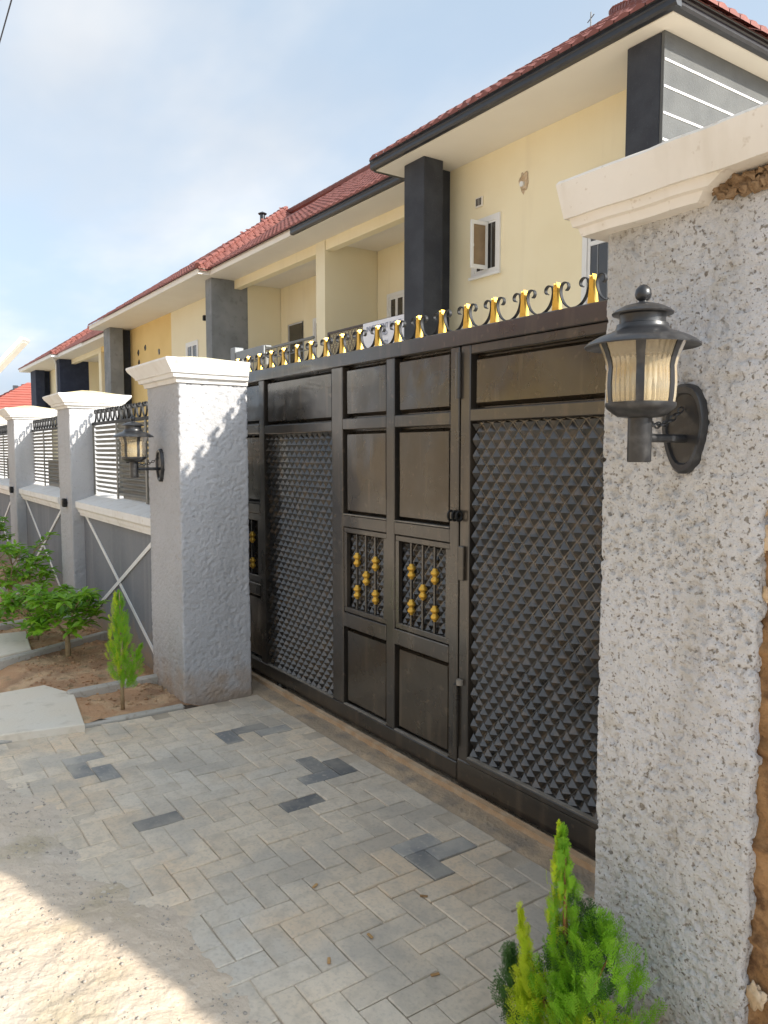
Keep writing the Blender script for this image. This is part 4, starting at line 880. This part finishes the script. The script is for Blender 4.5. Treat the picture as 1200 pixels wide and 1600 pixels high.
fg = MB(); plume(fg, (-1.26, 1.44, .15), (-1.282, 1.43, .655), .072, 210, .075, rr, .4); bush(fg, (-1.17, 1.455, .25), (.135, .12, .19), 260, .085, rr); bush(fg, (-1.27, 1.43, .16), (.13, .12, .17), 150, .08, rr)
fg.build('foliage', 'thuja_green', TR)
fl = MB(); plume(fl, (-1.32, 1.39, .05), (-1.372, 1.375, .42), .042, 120, .07, rr, .35); bush(fl, (-1.315, 1.37, .13), (.09, .07, .13), 90, .075, rr); plume(fl, (-1.30, 1.42, .36), (-1.29, 1.425, .67), .042, 70, .055, rr, .35); bush(fl, (-1.12, 1.40, .16), (.10, .07, .13), 60, .075, rr)
fl.build('foliage', 'thuja_lime', TR)
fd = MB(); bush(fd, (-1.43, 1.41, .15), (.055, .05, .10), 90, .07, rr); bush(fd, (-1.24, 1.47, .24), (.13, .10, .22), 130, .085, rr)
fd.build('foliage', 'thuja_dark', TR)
TL_ = thing('thuja_shrub', 'slender green conifer on a thin bare stem beside the far gate pier', 'shrub', (-4.74, 1.30, -.01))
MB().tube([(-4.74, 1.30, -.03), (-4.735, 1.30, .2), (-4.74, 1.305, .45), (-4.745, 1.30, .74)], [.013, .011, .008, .003], 7).build('trunk', 'bark', TL_, smooth=True)
fg = MB(); plume(fg, (-4.74, 1.30, .20), (-4.755, 1.30, .74), .10, 230, .085, rr, .8); plume(fg, (-4.70, 1.32, .16), (-4.58, 1.38, .44), .09, 110, .08, rr, .8)
fg.build('foliage', 'thuja_green', TL_)
fl = MB(); plume(fl, (-4.74, 1.27, .22), (-4.76, 1.28, .74), .09, 80, .08, rr, .8); fl.build('foliage', 'thuja_lime', TL_)
def leaf(b, p, d, nrm, L, W, rr):
    d = d.normalized(); s_ = d.cross(nrm).normalized(); n_ = s_.cross(d); dr = -n_*rr.uniform(.05, .35)
    prof = [(0, .06), (.25, .75), (.5, 1), (.75, .72), (1, .03)]; o = len(b.v)
    for (t, w_) in prof:
        c = p+d*L*t+dr*L*t*t; b.v += [tuple(c-s_*W*w_+n_*W*.35*w_), tuple(c), tuple(c+s_*W*w_+n_*W*.35*w_)]
    for i in range(4):
        for k in (0, 1): a = o+3*i+k; b.f.append((a, a+1, a+4, a+3))
def shrub(base, h, wid, lab, nros, seed, fork=.45, flowers=0):
    r_ = random.Random(seed); t = thing('leafy_shrub', lab, 'shrub', base); B = Vector(base)-Vector((0, 0, .03)); tk = MB(); F = B+Vector((.01, 0, h*fork))
    tk.tube([B, B.lerp(F, .5)+Vector((.006, .004, 0)), F], [.019, .021, .016], 8); fo = MB(); tips = []
    nbr = 7
    for i in range(nbr):
        a = 2*math.pi*i/nbr+r_.uniform(-.3, .3); e = F+Vector((math.cos(a)*wid*.55, math.sin(a)*wid*.5, h*(1-fork)*r_.uniform(.35, .65)))
        md = F.lerp(e, .5)+Vector((0, 0, -.012)); tk.tube([F-Vector((0, 0, .02)), md, e], [.010, .008, .005], 6)
        for k in range(3):
            a2 = a+r_.uniform(-.8, .8); q = e+Vector((math.cos(a2)*wid*r_.uniform(.1, .45), math.sin(a2)*wid*r_.uniform(.1, .4), h*(1-fork)*r_.uniform(.05, .42))); tk.tube([e-(e-md)*.05, q], [.005, .003], 5); tips.append(q)
    while len(tips) < nros:
        a = r_.uniform(0, 6.28); rad = wid*math.sqrt(r_.random()); tips.append(F+Vector((math.cos(a)*rad, math.sin(a)*rad*.9, h*(1-fork)*(r_.uniform(.15, .8)*(1.1-.6*(rad/wid)**2)))))
    for q in tips:
        nl = r_.randint(7, 11); a0 = r_.random()*6.28
        for k in range(nl):
            a = a0+2.4*k; el = r_.uniform(-.35, .75); d = Vector((math.cos(a)*math.cos(el), math.sin(a)*math.cos(el), math.sin(el)))
            n_ = (Vector((0, 0, 1))-d*d.z+Vector((r_.uniform(-.3, .3), r_.uniform(-.3, .3), 0))).normalized(); leaf(fo, q+Vector((0, 0, r_.uniform(-.03, .02))), d, n_, r_.uniform(.065, .12), r_.uniform(.015, .025), r_)
    tk.build('trunk', 'bark', t, smooth=True); fo.build('crown', 'leaf_green', t)
    for k in range(flowers):
        q = r_.choice(tips)+Vector((r_.uniform(-.03, .03), -.05, .02)); fw_ = MB()
        for m_ in range(5): a = m_*1.257; leaf(fw_, q, Vector((math.cos(a), math.sin(a), .3)), Vector((0, 0, 1)), .035, .013, r_)
        fw_.build('flower', 'flower_white', t)
    return t
shrub((-6.18, 1.29, .0), .58, .30, 'leafy green shrub with a pale forked trunk behind the slender conifer', 62, 5, .40, 2)
shrub((-6.92, 1.20, .0), .50, .30, 'loose leafy shrub with a thin stem and a white flower near the pale slab', 46, 8, .38, 3)
shrub((-8.35, 1.22, .0), .78, .46, 'big bushy leafy shrub spreading before the second fence pier', 90, 11, .36)
shrub((-10.2, 1.15, .0), .95, .40, 'tall leafy shrub growing behind the big bushy one', 60, 14, .42)
# ------------------------------------------------------------------ unseen wall and house added behind the camera for brown gate reflections
OW = thing('reflect_wall', 'long unseen tan plastered wall added across the street for gate reflections', 'wall', (-14, -9, 0))
bx('panel', 'tan_plaster', OW, -45, 14, -9.15, -8.95, -.1, 2.3); bx('coping', 'concrete', OW, -45, 14, -9.2, -8.9, 2.301, 2.40, c=.02)
for i in range(15): bx('pilaster', 'tan_plaster', OW, -44+i*4, -43.6+i*4, -8.949, -8.85, -.1, 2.299)
OH = thing('reflect_house', 'unseen ochre two storey house added behind the tan wall for gate reflections', 'house', (-14, -18, 0))
bx('wall', 'wall_ochre', OH, -26, -6, -24, -15, -.1, 5.8)
MB().add([(-26.8, -24.8, 5.8), (-5.2, -24.8, 5.8), (-5.2, -14.2, 5.8), (-26.8, -14.2, 5.8), (-21, -19.5, 8.6), (-11, -19.5, 8.6)], [(0, 1, 5, 4), (1, 2, 5), (2, 3, 4, 5), (3, 0, 4), (0, 1, 2, 3)]).build('roof', 'roof_red_far', OH)
for i in range(5):
    for z in (1.0, 3.9):
        wo_ = bx('window', 'pvc_white', OH, -25+i*4, -23.4+i*4, -14.999, -14.93, z, z+1.3); bx('pane', 'glass_dark', wo_, -24.9+i*4, -23.5+i*4, -14.929, -14.91, z+.1, z+1.2)
# ------------------------------------------------------------------ litter: pebbles, clods, chips
pb_ = MB(); rr = random.Random(9)
for i in range(1500):
    x = rr.uniform(-4.4, -1.5); y = rr.uniform(.25, 1.0); z = dirt_h(x, y)
    if z < -.004: continue
    l = lump((x, y, max(z, 0)+.001), rr.choice([.0015, .002, .0025, .003, .003, .004, .007]), i, (1, 1, .6), 3); pb_.add(l.v, l.f)
o = pb_.build('pebbles', 'pebble', smooth=True); o['kind'] = 'stuff'
cl_ = MB()
for i in range(900):
    x = rr.uniform(-9, -4.7); y = rr.uniform(.9, 1.7); l = lump((x, y, soil_h(x, y)+.003), rr.choice([.006, .008, .012, .016]), i, (1, 1, .65), 3, .5); cl_.add(l.v, l.f)
o = cl_.build('soil_clods', 'soil', smooth=True); o['kind'] = 'stuff'
for i, (x, y) in enumerate([(-2.02, 1.335), (-1.75, 1.395), (-1.99, 1.16), (-2.10, 1.62), (-2.38, 1.33)]):
    l = MB().box(-.014, .014, -.005, .005, 0, .004, .001); a = i*1.3; l.v = [(x+px*math.cos(a)-py*math.sin(a), y+px*math.sin(a)+py*math.cos(a), pz+.001) for px, py, pz in l.v]
    tag(l.build('wood_chip', 'dry_leaf'), 'tiny brown chip lying on the brick paving', 'chip', 'brown chips on the paving')
